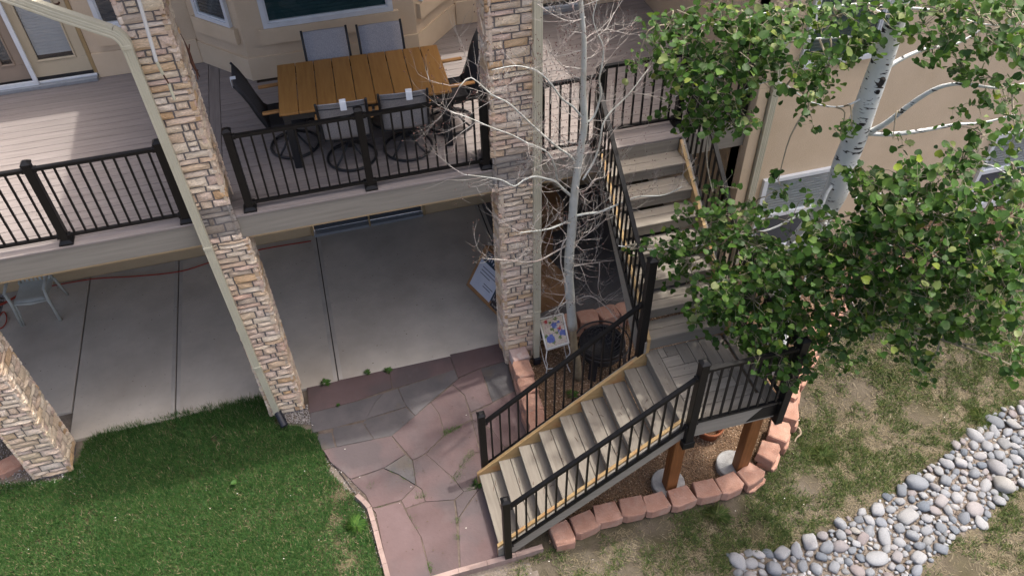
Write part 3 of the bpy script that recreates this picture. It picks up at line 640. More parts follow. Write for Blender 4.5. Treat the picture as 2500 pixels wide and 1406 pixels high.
for (a,b) in ((SY0-.060,SY0-.038),(SY1+.038,SY1+.060)): stringer_poly(a,b,'fascia','skirt_board',low,-.005,.29)
rf=thing('stair_railing','black metal railing on the camera side of the lower stairs','railing')
RYF=SY0-.085
def strail(parent,p,q,zl0,zl1,posts=True): pass
post(rf,.955,RYF,0.0,1.215,.082,False)
s=RISE/RUN
def nz(x): return (x-SX)*s+RISE
panel(rf,(.955,RYF),(2.93,RYF),nz(.955)+.03,1.09,nz(2.93)-.08,2.55)
box('bracket',M['black'],rf,.87,1.04,RYF+.035,RYF+.08,.02,.12)
lp=thing('landing_railing','black metal railing around the front and right side of the landing','railing')
ZL=9*RISE
post(lp,2.93,RYF,ZL-.34,ZL+.97,.085,False);post(lp,3.97,RYF,ZL-.34,ZL+.97,.085,False)
panel(lp,(2.93,RYF),(3.97,RYF),ZL+.035,ZL+.86,ZL+.035,ZL+.86)
post(lp,3.97,5.36,ZL-.30,ZL+.97,.085,False);panel(lp,(3.97,RYF),(3.97,5.36),ZL+.035,ZL+.86,ZL+.035,ZL+.86)
MB().prism([(3.60,ZL-.24),(3.93,ZL-.24),(3.93,ZL-.05),(3.76,ZL-.05)],RYF+.02,RYF+.028,ax='y').build('bracket',M['black'],lp)
box('bracket',M['black'],lp,2.865,2.995,RYF-.05,RYF+.03,ZL-.36,ZL-.26)
rb=thing('stair_railing','black metal railing on the house side of the lower stairs','railing')
RYB=SY1+.085
post(rb,.965,RYB,0.0,1.25,.08,False);post(rb,2.80,RYB-.03,ZL-.35,3.15,.085,False)
panel(rb,(.965,RYB),(2.80,RYB),nz(.965)+.0,1.10,nz(2.80)-.12,2.50)
# landing
land=thing('stair_landing','square composite stair landing on two stained timber posts','landing')
LX0=2.845;LX1=3.93;LY0=4.36;LY1=5.365
box('border_board',M['stepx'],land,LX0,LX0+.137,LY0+.001,LY1-.002,ZL-.026,ZL,.004)
# boards in two directions meeting along a stepped diagonal
x0=LX0+.142
rowsY=[LY0+.1435*i for i in range(8)]
xc=[x0+.075]+[x0+.075+.139*k for k in range(1,7)]
for i in range(7):
    xe=xc[min(6,6-i)] if i<6 else xc[0]
    if xe-x0>.05: box('landing_board',M['step'],land,x0,min(xe-.005,LX1-.145),rowsY[i]+.001,rowsY[i+1]-.005,ZL-.026,ZL-.001,.003)
for k in range(6):
    y0=rowsY[6-k]
    xr=min(xc[k+1]-.005,LX1-.145)
    if xr-xc[k]>.03: box('landing_board',M['stepx'],land,xc[k],xr,y0+.001,LY1-.002,ZL-.026,ZL-.0012,.003)
box('border_board',M['stepx'],land,LX1-.14,LX1,LY0+.001,LY1-.002,ZL-.026,ZL,.004)
box('fascia',M['fascia'],land,2.87,LX1+.02,LY0-.024,LY0-.002,ZL-.27,ZL-.004,.002);box('fascia',M['fascia'],land,LX1+.001,LX1+.02,LY0,LY1,ZL-.27,ZL-.004,.002)
MB().quadbox(LX0+.03,LX1,LY0,LY1,ZL-.25,ZL-.03).build('frame',M['dark_under'],land)
for x in (3.05,3.97):
    p=box('post',M['cedar'],land,x-.07,x+.07,4.585,4.72,.06,ZL-.251,.006)
for x,y,nm in ((3.06,4.70,'a'),(3.92,4.72,'b')):
    m=MB();ring=[(x+.20*math.cos(a),y+.20*math.sin(a)) for a in np.linspace(0,2*math.pi,25)[:-1]]
    m.prism(ring,-.1,.055,inset=.012,drop=.01);m.build('footing',M['footing'],land)
# upper flight
upf=thing('upper_stairs','upper flight of taupe composite stairs rising from landing to deck','stairs')
UX0=2.885;UX1=3.805;UR=(ZD-ZL)/8;UN=(7.08-5.35)/7
for i in range(7):
    y=5.35+i*UN;z=ZL+UR*(i+1)
    box('tread_board',M['step'],upf,UX0,UX1,y,y+.132,z-.026,z,.004);box('tread_board',M['step'],upf,UX0,UX1,y+.138,y+.27,z-.026,z-.001,.004)
    box('riser',M['step'],upf,UX0,UX1,y+.018,y+.034,z-.152 if i else ZL+.002,z-.027,.002)
box('riser',M['step'],upf,UX0,UX1,7.08,7.096,ZD-UR-.0,ZD-.03,.002)
su=UR/UN
def upoly(x0,x1,m,name,dt,db):
    zf=lambda y:ZL+UR+(y-5.35)*su
    P=[(5.32,ZL-.25+.001),(5.32,zf(5.32)+dt),(7.07,zf(7.07)+dt-.05),(7.07,zf(7.07)-db),(5.32+(.25+db-UR)/su*0+5.32*0,ZL-.25)]
    P=[(5.33,ZL-.2),(5.33,zf(5.33)+dt),(7.06,min(zf(7.06)+dt,ZD-.03)),(7.06,zf(7.06)-db),(5.55,ZL-.2)]
    return MB().prism(P,x0,x1,ax='x').build(name,M[m],upf)
upoly(UX0-.037,UX0-.001,'raw','stringer',.05,.24);upoly(UX1+.001,UX1+.037,'raw','stringer',.05,.24)
upoly(UX0-.062,UX0-.039,'fascia','skirt_board',.0,.26);upoly(UX1+.039,UX1+.062,'fascia','skirt_board',.0,.26)
ru=thing('stair_railing','black metal railing on the left side of the upper stairs','railing')
zf=lambda y:ZL+UR+(y-5.35)*su
panel(ru,(2.80,5.34),(2.80,7.16),zf(5.34)+.0,2.78,zf(7.1)-.05,ZD+.82)
rv=thing('stair_railing','black metal railing on the right side of the upper stairs beside the tan wall','railing')
panel(rv,(3.90,5.40),(3.90,7.16),zf(5.34)+.0,2.78,zf(7.1)-.05,ZD+.82)

# ------------------------------------------------------------------ stone columns
stone_shapes=[]
for k in range(10):
    rr_=random.Random(k);m=MB();nx,nz_=5,4
    for j in range(nz_):
        for i in range(nx):
            u=i/(nx-1)-.5;v=j/(nz_-1)-.5;edge=(i in(0,nx-1))or(j in(0,nz_-1))
            d=-.5*(.45 if edge else 1)+ (rr_.uniform(-.14,.14) if not edge else rr_.uniform(-.05,.1))
            m.v.append((u+(rr_.uniform(-.012,.012)),d,v+rr_.uniform(-.055,.055)*(1 if j in(0,nz_-1) else 1)))
    for j in range(nz_-1):
        for i in range(nx-1):
            a=j*nx+i;m.f.append((a,a+1,a+nx+1,a+nx));m.m.append(0)
    per=[i for i in range(nx)]+[j*nx+nx-1 for j in range(1,nz_)]+[(nz_-1)*nx+i for i in range(nx-2,-1,-1)]+[j*nx for j in range(nz_-2,0,-1)]
    b=len(m.v)
    for p in per: x,y,z=m.v[p];m.v.append((x,.5,z))
    for i in range(len(per)): j=(i+1)%len(per);m.f.append((per[i],b+i,b+j,per[j]));m.m.append(0)
    me=m.mesh('stone',M['stone']);stone_shapes.append(me)
stone_grey=[]
for me in stone_shapes[:5]:
    q=me.copy();q.materials[0]=M['stone_grey'];stone_grey.append(q)
def face_stones(parent,origin,ux,width,z0,z1,seed,dep=.022,grey=None,wrap0=0,wrap1=0,budget=None,hm=1.0):
    """origin xy of left end of the face; ux unit vector along it; outward normal = ux rotated -90deg (ux=(1,0)->(0,-1))"""
    R=random.Random(seed);z=z0;ang=math.atan2(ux[1],ux[0]);cnt=0
    while z<z1-.02:
        h=R.choice([.052,.06,.07,.08,.09,.115])*hm
        if z+h>z1-.02: h=z1-z
        x=-R.uniform(0,.025)*wrap0;xe=width+R.uniform(0,.02)*wrap1;segs=[]
        first=True
        while x<xe-.02:
            wd=R.choice([.06,.12,.17,.21,.25,.30,.34]) if h<.1 else R.choice([.10,.16,.20,.26])
            if xe-(x+wd)<.055: wd=xe-x
            segs.append((x,wd));x+=wd
        for (x,wd) in segs:
            j=.009
            g=grey and grey[0]<z<grey[1]
            if h>=.09 and wd<.13 and R.random()<.5:
                subs=[(z,h*.5),(z+h*.5,h*.5)]
            else: subs=[(z,h)]
            for (zz,hh) in subs:
                if R.random()<.02 and wd<.1: continue
                me=R.choice(stone_grey if g else stone_shapes);o=bpy.data.objects.new('stone',me);link(o,parent)
                dd=dep*R.uniform(.75,1.35)*(.55 if g else 1)
                cx=x+wd/2;o.scale=((wd-2*j)*(1 if R.random()<.5 else -1),dd*2,hh-2*j*.9)
                nx_,ny_=ux[1],-ux[0]
                o.location=(origin[0]+ux[0]*cx+nx_*0,origin[1]+ux[1]*cx,zz+hh/2);o.rotation_euler=(R.uniform(-.02,.02),R.uniform(-.012,.012),ang+R.uniform(-.02,.02));cnt+=1
        z+=h
    return cnt
def column(label,xl,xr,xl2,xr2,y0,y1,ztop,side,seed,zlow=3.0,zup=3.42):
    t=thing('stone_column',label,'column')
    if ztop>4:
        box('mortar_core',M['mortar'],t,xl+.03,xr-.03,y0+.03,y1-.03,-.1,zlow,.004)
        box('mortar_core',M['mortar'],t,xl2+.03,xr2-.03,y0+.03,y1-.03,zlow+.001,ztop,.004)
        n=face_stones(t,(xl,y0+.028),(1,0),xr-xl,0,zlow,seed,wrap0=1,wrap1=1)
        n+=face_stones(t,(xl2,y0+.028),(1,0),xr2-xl2,zlow,ztop,seed+1,grey=(zlow,zup),wrap0=1,wrap1=1)
    else:
        box('mortar_core',M['mortar'],t,xl+.03,xr-.03,y0+.03,y1-.03,-.1,ztop,.004)
        n=face_stones(t,(xl,y0+.028),(1,0),xr-xl,0,ztop,seed,wrap0=1,wrap1=1)
    if side=='r':
        n+=face_stones(t,(xr-.028,y0),(0,1),y1-y0,0,min(zlow,ztop),seed+2,hm=1.25)
        if ztop>4: n+=face_stones(t,(xr2-.028,y0),(0,1),y1-y0,zlow,ztop,seed+3,grey=(zlow,zup),hm=1.35)
    else:
        n+=face_stones(t,(xl+.028,y1),(0,-1),y1-y0,0,min(zlow,ztop),seed+2,hm=1.25)
        if ztop>4: n+=face_stones(t,(xl2+.028,y1),(0,-1),y1-y0,zlow,ztop,seed+3,grey=(zlow,zup),hm=1.35)
    # remaining faces: one joined sheet of stones
    m=MB();R=random.Random(seed+9)
    for (f0,f1) in ((0,min(zlow,ztop)),(zlow,ztop)) if ztop>4 else ((0,ztop),):
        a,b=(xl,xr) if f0==0 else (xl2,xr2);z=f0
        while z<f1-.02:
            h=min(R.uniform(.06,.11),f1-z);x=a
            while x<b-.02:
                wd=min(R.uniform(.12,.28),b-x);m.cbox(x+.006,x+wd-.006,y1-.03,y1+.005+R.uniform(-.01,.01),z+.006,z+h-.006,.008);x+=wd
            y=y0
            while y<y1-.02:
                wd=min(R.uniform(.12,.28),y1-y)
                if side=='r': m.cbox(a-.005,a+.03,y+.006,y+wd-.006,z+.006,z+h-.006,.008)
                else: m.cbox(b-.03,b+.005,y+.006,y+wd-.006,z+.006,z+h-.006,.008)
                y+=wd
            z+=h
    m.build('back_stones',M['rearstone'],t,stuff=True)
    return n
M['rearstone']=ramp_mat('ledge_stone_rear',STN,kind='isl',bump=.01,bscale=14)
n1=column('stone clad column left of the dining table, cream downspout on its left edge',-1.53,-1.085,-1.535,-1.15,7.045,7.49,6.31,'r',11)
n2=column('stone clad column behind the bare sapling, cream downspout on its right edge',1.66,2.14,1.60,2.08,7.045,7.49,6.31,'l',31)
n0=column('short lower stone column at the far left corner of the patio lawn',-4.42,-3.955,0,0,6.89,7.34,3.0,'r',51)
# ------------------------------------------------------------------ downspouts
def spout(label,pts,w,d,rib=True):
    t=thing('downspout',label,'downspout')
    for a,b in zip(pts[:-1],pts[1:]):
        pass
    return t
def spipe(parent,pts,w=.082,d=.062,name='pipe',m='spout'):
    # rectangular profile with two shallow flutes on the front, swept
    prof=[(-.5,-.5),(-.34,-.5),(-.30,-.46),(-.22,-.46),(-.18,-.5),(-.04,-.5),(0,-.46),(.04,-.5),(.18,-.5),(.22,-.46),(.30,-.46),(.34,-.5),(.5,-.5),(.5,.5),(-.5,.5)]
    mb=MB();pts=[Vector(p) for p in pts];n=len(prof)
    for i,p in enumerate(pts):
        t=(pts[min(i+1,len(pts)-1)]-pts[max(i-1,0)]).normalized(); f=Vector((0,-1,0)); f=(f-t*f.dot(t)).normalized(); s=f.cross(t)
        if s.x<0 and abs(t.z)>.5: s=-s
        for u,v in prof: q=p+s*u*w-f*v*d; mb.v.append(tuple(q))
    for i in range(len(pts)-1):
        for k in range(n):
            k2=(k+1)%n;mb.f.append((i*n+k,i*n+k2,(i+1)*n+k2,(i+1)*n+k));mb.m.append(0)
    mb.f.append(tuple(range(n)));mb.m.append(0);mb.f.append(tuple((len(pts)-1)*n+k for k in range(n)));mb.m.append(0)
    return mb.build(name,M[m],parent)
DX=-1.487;DY=6.985
t=thing('downspout','cream fluted downspout on the front of the column left of the table','downspout')
spipe(t,[(-1.42,DY,.14),(-1.45,DY,1.10)],.075,.058)
spipe(t,[(DX+.03,DY,1.08),(DX-.01,DY,3.04)])
spipe(t,[(DX-.01,DY,3.05),(DX-.045,DY,5.33)])
el=[];cx=DX-.045
for a in np.linspace(0,1.0,9): el.append((cx-.16*(1-math.cos(a)),DY-.0,5.34+.17*math.sin(a)))
spipe(t,el,.094,.068,'elbow')
e=el[-1]
spipe(t,[e,(e[0]-.35,DY,e[2]+.21),(e[0]-.9,DY+.02,e[2]+.56)],.098,.066)
for z,xx in ((1.09,DX+.035),(3.045,DX-.01),(5.335,DX-.045)): box('coupling',M['spout'],t,xx-.046,xx+.046,DY-.036,DY+.033,z-.02,z+.02,.004)
m=MB();pp=[];rs=[]
for i in range(15): pp.append((-1.41+.004*i,DY-.012*i,.16-.008*i));rs.append(.052 if i%2 else .044)
m.tube(pp,rs,14).build('drain_pipe',M['rubber'],t,True)
t=thing('downspout','cream fluted downspout on the column behind the bare sapling','downspout')
spipe(t,[(2.075,DY,.12),(2.085,DY,1.03)],.078,.058);spipe(t,[(2.085,DY,1.03),(2.085,DY,6.3)],.088,.062)
box('coupling',M['spout'],t,2.035,2.135,DY-.036,DY+.033,1.01,1.035,.004);box('drain_pipe',M['rubber'],t,2.03,2.13,DY-.06,DY+.04,0,.12,.01)
t=thing('downspout','cream downspout at the wing corner beside the stair railing','downspout')
spipe(t,[(4.86,7.00,1.1),(4.86,7.00,6.3)],.085,.062)

# bamboo wind chime rod on the left column
t=thing('hanging_rod','thin whitish hanging rod with yellow tube on the left column','hanging rod')
a=onY(336,-10,6.93);b=onY(382,150,6.93);c=onY(398,182,6.95);d_=onY(412,205,6.96);e_=onY(426,243,6.96)
MB().tube([a,b],.016,8).build('rod',M['paleft'],t);MB().tube([b,c],.013,8).build('yellow_tube',M['bamboo'],t);MB().tube([c,d_],.007,6).build('cord',M['rust'],t);MB().tube([d_,e_],.013,8).build('yellow_tube',M['bamboo'],t)
# rusty lizard ornament on the right side of the left column
t=thing('wall_ornament','rusty iron lizard ornament on the right side of the left column','ornament')
X0=-1.10
def P3(px,py): 
    d=ray(px,py);k=X0/d.x;return Vector((X0,d.y*k,CZ+d.z*k)) 
orn=[(-1.10,7.10,5.32),(-1.09,7.12,5.22),(-1.085,7.13,5.12),(-1.09,7.14,5.02),(-1.08,7.15,4.94),(-1.07,7.17,4.86)]
MB().tube(orn,[.003,.005,.012,.016,.010,.004],8).build('body',M['rust'],t,True)
for k,(dy,dz) in enumerate(((-.07,.03),(.07,.04),(-.07,-.05),(.08,-.04))): MB().tube([orn[2] if k<2 else orn[4],(-1.075,orn[3][1]+dy,(orn[2] if k<2 else orn[4])[2]+dz)],.006,6).build('leg',M['rust'],t)

# ------------------------------------------------------------------ dining set
tb=thing('dining_table','rectangular outdoor dining table with orange brown slatted top and charcoal legs','table',(.43,8.18,ZD),math.radians(-2.4))
TW=1.83;TD=1.04;n=9;sw=TW/n
for i in range(n):
    a=-TW/2+i*sw
    box('slat',M['teak'],tb,a+.0035,a+sw-.0035,-TD/2,TD/2,.695,.72,.004)
for nm,x0,x1,y0,y1 in (('apron',-TW/2+.03,TW/2-.03,-TD/2+.02,-TD/2+.06),('apron',-TW/2+.03,TW/2-.03,TD/2-.06,TD/2-.02),('apron',-TW/2+.02,-TW/2+.06,-TD/2+.065,TD/2-.065),('apron',TW/2-.06,TW/2-.02,-TD/2+.065,TD/2-.065),('apron',-.03,.03,-TD/2+.065,TD/2-.065)):
    box(nm,M['frame'],tb,x0,x1,y0,y1,.62,.694)
for sx in (-1,1):
    for sy in (-1,1):
        x=sx*(TW/2-.07);y=sy*(TD/2-.07);box('leg',M['frame'],tb,x-.04,x+.04,y-.04,y+.04,0,.62,.006)
def chair_build(label,slm):
    t=thing('patio_chair',label,'chair',(0,0,0),0,'swivel patio chairs around the dining table')
    # faces +Y; ring base
    ring=[(.27*math.cos(a),.27*math.sin(a)+.02,.022) for a in np.linspace(0,2*math.pi,41)[:-1]]
    b=MB().tube(ring,.016,8,closed=True).build('ring_base',M['frame'],t,True)
    MB().tube([(0,.02,.16),(0,.02,.33)],.035,12).build('swivel_hub',M['frame'],t,True)
    for k in range(4):
        a=math.pi/4+k*math.pi/2;c,s_=math.cos(a),math.sin(a)
        MB().tube([(c*.27,s_*.27+.02,.024),(c*.17,s_*.17+.02,.085),(c*.07,s_*.07+.02,.17),(0,.02,.24)],.013,6,flat=1).build('base_arm',M['frame'],t,True)
    box('seat_plate',M['frame'],t,-.16,.16,-.14,.18,.33,.35)
    # seat sling (curved grid)
    def sheet(prof,wd,th,nm,m_):
        mb=MB();k=len(prof);nx=5
        for side in (0,1):
            for (y,z) in prof:
                for i in range(nx):
                    u=i/(nx-1)-.5;sag=-.018*(1-(2*u)**2)
                    mb.v.append((u*wd,y+(th if side else 0)*.7+sag*(.6 if z>.5 else 0),z+(th*.4 if side and z<.5 else 0)+(sag if z<.5 else 0)))
        for side in (0,1):
            o_=side*k*nx
            for j in range(k-1):
                for i in range(nx-1):
                    a=o_+j*nx+i;mb.f.append((a,a+1,a+nx+1,a+nx));mb.m.append(0)
        for j in range(k-1):
            for i in (0,nx-1):
                a=j*nx+i;mb.f.append((a,a+nx,a+nx+k*nx,a+k*nx));mb.m.append(0)
        for j in (0,k-1):
            for i in range(nx-1):
                a=j*nx+i;mb.f.append((a,a+1,a+1+k*nx,a+k*nx));mb.m.append(0)
        return mb.build(nm,m_,t,True)
    seat=[(.27,.42),(.24,.435),(.1,.425),(-.05,.415),(-.20,.42)]
    back=[(-.20,.42),(-.235,.47),(-.27,.58),(-.295,.66),(-.335,.78),(-.375,.88),(-.42,.97),(-.435,.985)]
    sheet(seat,.47,.02,'seat',M[slm]);bk=sheet(back,.47,.02,'backrest',M[slm])
    # horizontal seam and top pocket on the back
    MB().tube([(-.23,-.292,.68),(-.1,-.302,.68),(.1,-.302,.68),(.23,-.292,.68)],.005,6).build('seam',M['slingd'],bk)
    MB().tube([(-.235,-.385,.905),(-.1,-.393,.90),(.1,-.393,.90),(.235,-.385,.905)],.009,6).build('seam',M['frame'],bk)
    for s_ in (-1,1):
        x=.25*s_
        MB().tube([(x,.28,.40),(x,.10,.42),(x,-.18,.42),(x,-.225,.46),(x,-.28,.60),(x,-.335,.78),(x,-.385,.90),(x,-.44,1.0)],.0135,8).build('side_frame',M['frame'],t,True)
        x2=.275*s_
        MB().tube([(x2,.20,.42),(x2,.22,.52),(x2,.19,.625)],.012,8).build('arm_support',M['frame'],t,True)
        box('armrest',M['teakarm'],t,x2-.027,x2+.027,-.23,.25,.632,.655,.006)
    MB().tube([(-.245,-.19,.405),(.245,-.19,.405)],.012,8).build('cross_bar',M['frame'],t)
    return t
def tagbit(t,x,y,z,rot=0):
    p=box('care_tag',M['paper'],t,x-.032,x+.032,y-.004,y+.002,z-.085,z+.01,.0008);p.rotation_euler=(0,0,0)
    box('care_tag',M['paper'],t,x-.032,x+.032,y,y+.055,z+.010,z+.013,.0008)
def dup(root,loc,rz,label):
    r=root.copy();C.objects.link(r);r.location=loc;r.rotation_euler=(0,0,rz);r['label']=label
    for ch in list(root.children):
        c=ch.copy();C.objects.link(c);c.parent=r
        for g in ch.children:
            e=g.copy();C.objects.link(e);e.parent=c
    return r
c0=chair_build('grey sling swivel chair near the railing, left one, white tag on its back','sling')
c0.location=(.155,7.74,ZD);c0.rotation_euler=(0,0,math.radians(-3))
cd=chair_build('dark sling swivel chair at the left end of the table with a white tag','slingd')
cd.location=(-.46,8.18,ZD);cd.rotation_euler=(0,0,math.radians(-88))
c1=dup(c0,(.79,7.74,ZD),math.radians(-4),'grey sling swivel chair near the railing, right one, white tag on its back')
c2=dup(c0,(.12,8.46,ZD),math.radians(179),'grey sling swivel chair against the bay wall, left one of the far side')
c3=dup(c0,(.74,8.42,ZD),math.radians(179),'grey sling swivel chair against the bay wall, right one of the far side')
c4=dup(cd,(1.38,8.12,ZD),math.radians(92),'dark sling swivel chair at the right end of the table, back turned to the column')
for c,xx in ((c0,.02),(c1,.06)): tagbit(c,xx,-.462,.995)
tagbit(cd,.07,-.462,.985)

# ------------------------------------------------------------------ things under the deck
ch=thing('plastic_chair','grey white moulded plastic armchair standing on the patio under the deck edge','chair',(-4.66,9.99,0),math.radians(-4))
m=MB();prof=[(-.22,.40),(-.235,.415),(-.12,.41),(.02,.40),(.16,.405),(.22,.42)];k=len(prof)
for s_ in (0,1):
    for (y,z) in prof:
        for i in range(5):
            u=i/4-.5;m.v.append((u*.46,y,z-.012*(1-(2*u)**2)-s_*.018))
for s_ in (0,1):
    for j in range(k-1):
        for i in range(4): a=s_*k*5+j*5+i;m.f.append((a,a+1,a+6,a+5));m.m.append(0)
for i in range(4): m.f.append((i,i+1,i+1+k*5,i+k*5));m.m.append(0)
for j in range(k-1):
    for i in (0,4): a=j*5+i;m.f.append((a,a+5,a+5+k*5,a+k*5));m.m.append(0)
m.build('seat',M['plastic'],ch,True)
for s_ in (-1,1):
    # front leg: U-channel of two flanges and a web
    fx=.24*s_;m=MB();m.tube([(fx*1.14,-.27,0),(fx*1.03,-.24,.41),(fx*1.10,-.22,.62)],[.017,.026,.024],6);m.tube([(fx*1.14-.03*s_,-.26,0),(fx*.93,-.20,.40)],[.012,.016],6)
    m.bar((fx*1.14-.013*s_,-.262,.005),(fx*1.0,-.22,.40),.035,.006,(0,1,0));m.build('front_leg',M['plastic'],ch,True)
    m=MB();m.tube([(fx*1.12,.27,0),(fx*.98,.21,.42)],[.017,.026],6);m.build('rear_leg',M['plastic'],ch,True)
    m=MB();m.tube([(fx*1.10,-.25,.62),(fx*1.12,-.05,.64),(fx*1.08,.15,.63),(fx*.98,.22,.66)],[.02,.028,.026,.022],8,flat=.5);m.build('armrest',M['plastic'],ch,True)
    m=MB();m.tube([(fx*.95,.20,.41),(fx*.95,.27,.85)],.02,6);m.build('back_stile',M['plastic'],ch,True)
MB().tube([(-.22,-.235,.40),(0,-.245,.385),(.22,-.235,.40)],[.016,.02,.016],8).build('front_rail',M['plastic'],ch,True)
for i in range(7):
    x=-.18+.06*i;MB().bar((x,.21,.42),(x,.275,.84),.035,.01,(0,1,0)).build('back_slat',M['plastic'],ch)
MB().tube([(-.23,.27,.85),(0,.295,.90),(.23,.27,.85)],.022,8).build('back_rail',M['plastic'],ch,True)
hp=[at(-40,760),at(0,747),at(20,738),at(70,712),at(130,697),at(230,682),at(330,676),at(440,664),at(520,640),at(640,610),at(760,590)]
hp=[Vector((p.x,min(p.y,10.5),.012)) for p in hp]
def smooth(P,n=4):
    out=[]
    for i in range(len(P)-1):
        p0=P[max(i-1,0)];p1=P[i];p2=P[i+1];p3=P[min(i+2,len(P)-1)]
        for k in range(n):
            t=k/n;out.append(.5*((2*p1)+(p2-p0)*t+(2*p0-5*p1+4*p2-p3)*t*t+(3*p1-3*p2+p3-p0)*t**3))
    out.append(P[-1]);return out
m=MB();m.tube(smooth(hp),.009,6);m.tube([p+Vector((0,.03,.0)) for p in smooth(hp)[:14]],.009,6)
lp_=[at(0,772),at(10,762),at(17,775),at(14,792),at(2,803),at(-20,800)];m.tube(smooth([Vector((p.x,p.y,.012)) for p in lp_]),.009,6)
tag(m.build('extension_cord',M['cord'],None,True),'red extension cord lying along the wall under the deck','cord')
# big printed carton leaning behind the second column
t=thing('cardboard_box','flat cardboard carton with white and navy printed face leaning behind the second column','box')
P0=Vector((1.47,8.62,.004));d1=Vector((.36,-.94,0)).normalized();nf=Vector((d1.y,-d1.x,0)).normalized()
if nf.x>0: nf=-nf
le=math.radians(33);uu=-nf*math.sin(le)+Vector((0,0,1))*math.cos(le);bk=-nf*math.cos(le)-Vector((0,0,1))*math.sin(le)
WL=.90;HL=.70;TH=.2
def cP(u,v,w): return tuple(P0+d1*u+uu*v+bk*w)
def slabP(u0,u1,v0,v1,w0,w1,nm,mm):
    m=MB();m.v=[cP(u,v,w) for w in (w0,w1) for u,v in ((u0,v0),(u1,v0),(u1,v1),(u0,v1))];m.f=[(0,1,2,3),(7,6,5,4),(0,4,5,1),(1,5,6,2),(2,6,7,3),(3,7,4,0)];m.m=[0]*6
    return m.build(nm,M[mm],t)
P0=P0+Vector((0,0,TH*math.sin(le)))
slabP(0,WL,0,HL,0,TH,'carton','card')
slabP(.10,.86,.10,.67,-.0015,-.0002,'navy_panel','navy');slabP(.05,.55,.06,.50,-.003,-.0017,'white_panel','labelw');slabP(.58,.86,.04,.30,-.003,-.0017,'picture_panel','photoprint')
for k,(u0,u1,v) in enumerate(((.14,.44,.42),(.14,.50,.37),(.14,.38,.32),(.30,.52,.22),(.30,.48,.18))): slabP(u0,u1,v,v+.012,-.0042,-.0032,'text_line','ink')
for k in range(6): slabP(.20+.05*k,.215+.05*k,.54+.02*(k%2),.63-.025*(k%3),-.0030,-.0018,'text_stroke','labelw')
for (x,y,sx,sy,h,r,lb) in ((2.48,8.25,.62,.75,.42,.25,'open brown cardboard box behind the downspout of the second column'),(2.95,9.75,.62,.5,.55,.1,'brown cardboard box in the shade under the deck behind the sapling trunk'),(2.75,9.2,.45,.4,.35,-.2,'smaller brown cardboard box under the deck in front of the larger one')):
    tt=thing('cardboard_box',lb,'box',(x,y,0),r)
    box('carton',M['card'],tt,-sx/2,sx/2,-sy/2,sy/2,.003,h,.004)
    for a,b in ((-sx/2,-.01),(.01,sx/2)): box('flap',M['card'],tt,a+.002,b,-sy/2+.002,sy/2-.002,h+.001,h+.008,.001)

# mosaic side table
tm=thing('mosaic_side_table','small mosaic topped side table with flowers and white scroll legs','side table')
A_=at(1316,781,.55);B_=at(1374,767,.55);Cc=at(1388,837,.55);D_=at(1335,853,.55)
cen=(A_+B_+Cc+D_)/4
for p,q in ((A_,B_),(B_,Cc),(Cc,D_),(D_,A_)): MB().bar(p,q,.022,.03).build('frame',M['paleft'],tm)
mc={'c':mat('tile_cream',(.60,.54,.44),(.70,.65,.56),scale=30,rough=.35,spec=.5),'b':mat('tile_blue',(.10,.14,.42),(.18,.24,.55),scale=30,rough=.3),'l':mat('tile_sky',(.28,.45,.66),(.35,.5,.7),scale=30,rough=.3),'g':mat('tile_green',(.14,.22,.08),(.22,.30,.12),scale=30,rough=.3),'r':mat('tile_red',(.45,.06,.07),(.55,.1,.1),scale=30,rough=.3),'p':mat('tile_pink',(.55,.42,.42),(.62,.5,.48),scale=30,rough=.35),'e':mat('tile_edge_green',(.10,.13,.08),(.16,.2,.12),scale=30,rough=.4)}
keys=list(mc);NX,NY=20,26;m=MB()
def tilecol(u,v):
    if u<.05 or u>.95 or v<.04 or v>.96: return 'e'
    for cx,cy,r_,c_ in ((.55,.30,.13,'b'),(.60,.36,.06,'l'),(.75,.22,.07,'b'),(.28,.72,.17,'b'),(.22,.80,.07,'l'),(.85,.62,.13,'b'),(.85,.66,.05,'l'),(.75,.45,.07,'r'),(.22,.14,.07,'r'),(.70,.52,.07,'b')):
        if math.hypot((u-cx),(v-cy)*1.3)<r_+random.uniform(-.02,.02): return c_
    for cx,cy,r_ in ((.45,.42,.07),(.38,.85,.08),(.70,.75,.07),(.12,.60,.06),(.65,.10,.07),(.4,.2,.05),(.58,.57,.06)):
        if math.hypot((u-cx),(v-cy)*1.3)<r_+random.uniform(-.02,.02): return 'g'
    return 'p' if random.random()<.25 else 'c'
for i in range(NX):
    for j in range(NY):
        u0=(i+.06)/NX;u1=(i+.94)/NX;v0=(j+.06)/NY;v1=(j+.94)/NY
        def bl(u,v): return (A_*(1-u)+B_*u)*(1-v)+(D_*(1-u)+Cc*u)*v
        k=len(m.v);jz=random.uniform(0,.003)
        m.v+=[tuple(bl(u,v)+Vector((0,0,.008+jz))) for u,v in ((u0,v0),(u1,v0),(u1,v1),(u0,v1))]+[tuple(bl(u,v)) for u,v in ((u0,v0),(u1,v0),(u1,v1),(u0,v1))]
        c_=keys.index(tilecol((i+.5)/NX,(j+.5)/NY))
        for f in ((0,1,2,3),(0,4,5,1),(1,5,6,2),(2,6,7,3),(3,7,4,0)): m.f.append(tuple(k+q for q in f));m.m.append(c_)
m.build('mosaic_tiles',[mc[k] for k in keys],tm,stuff=True)
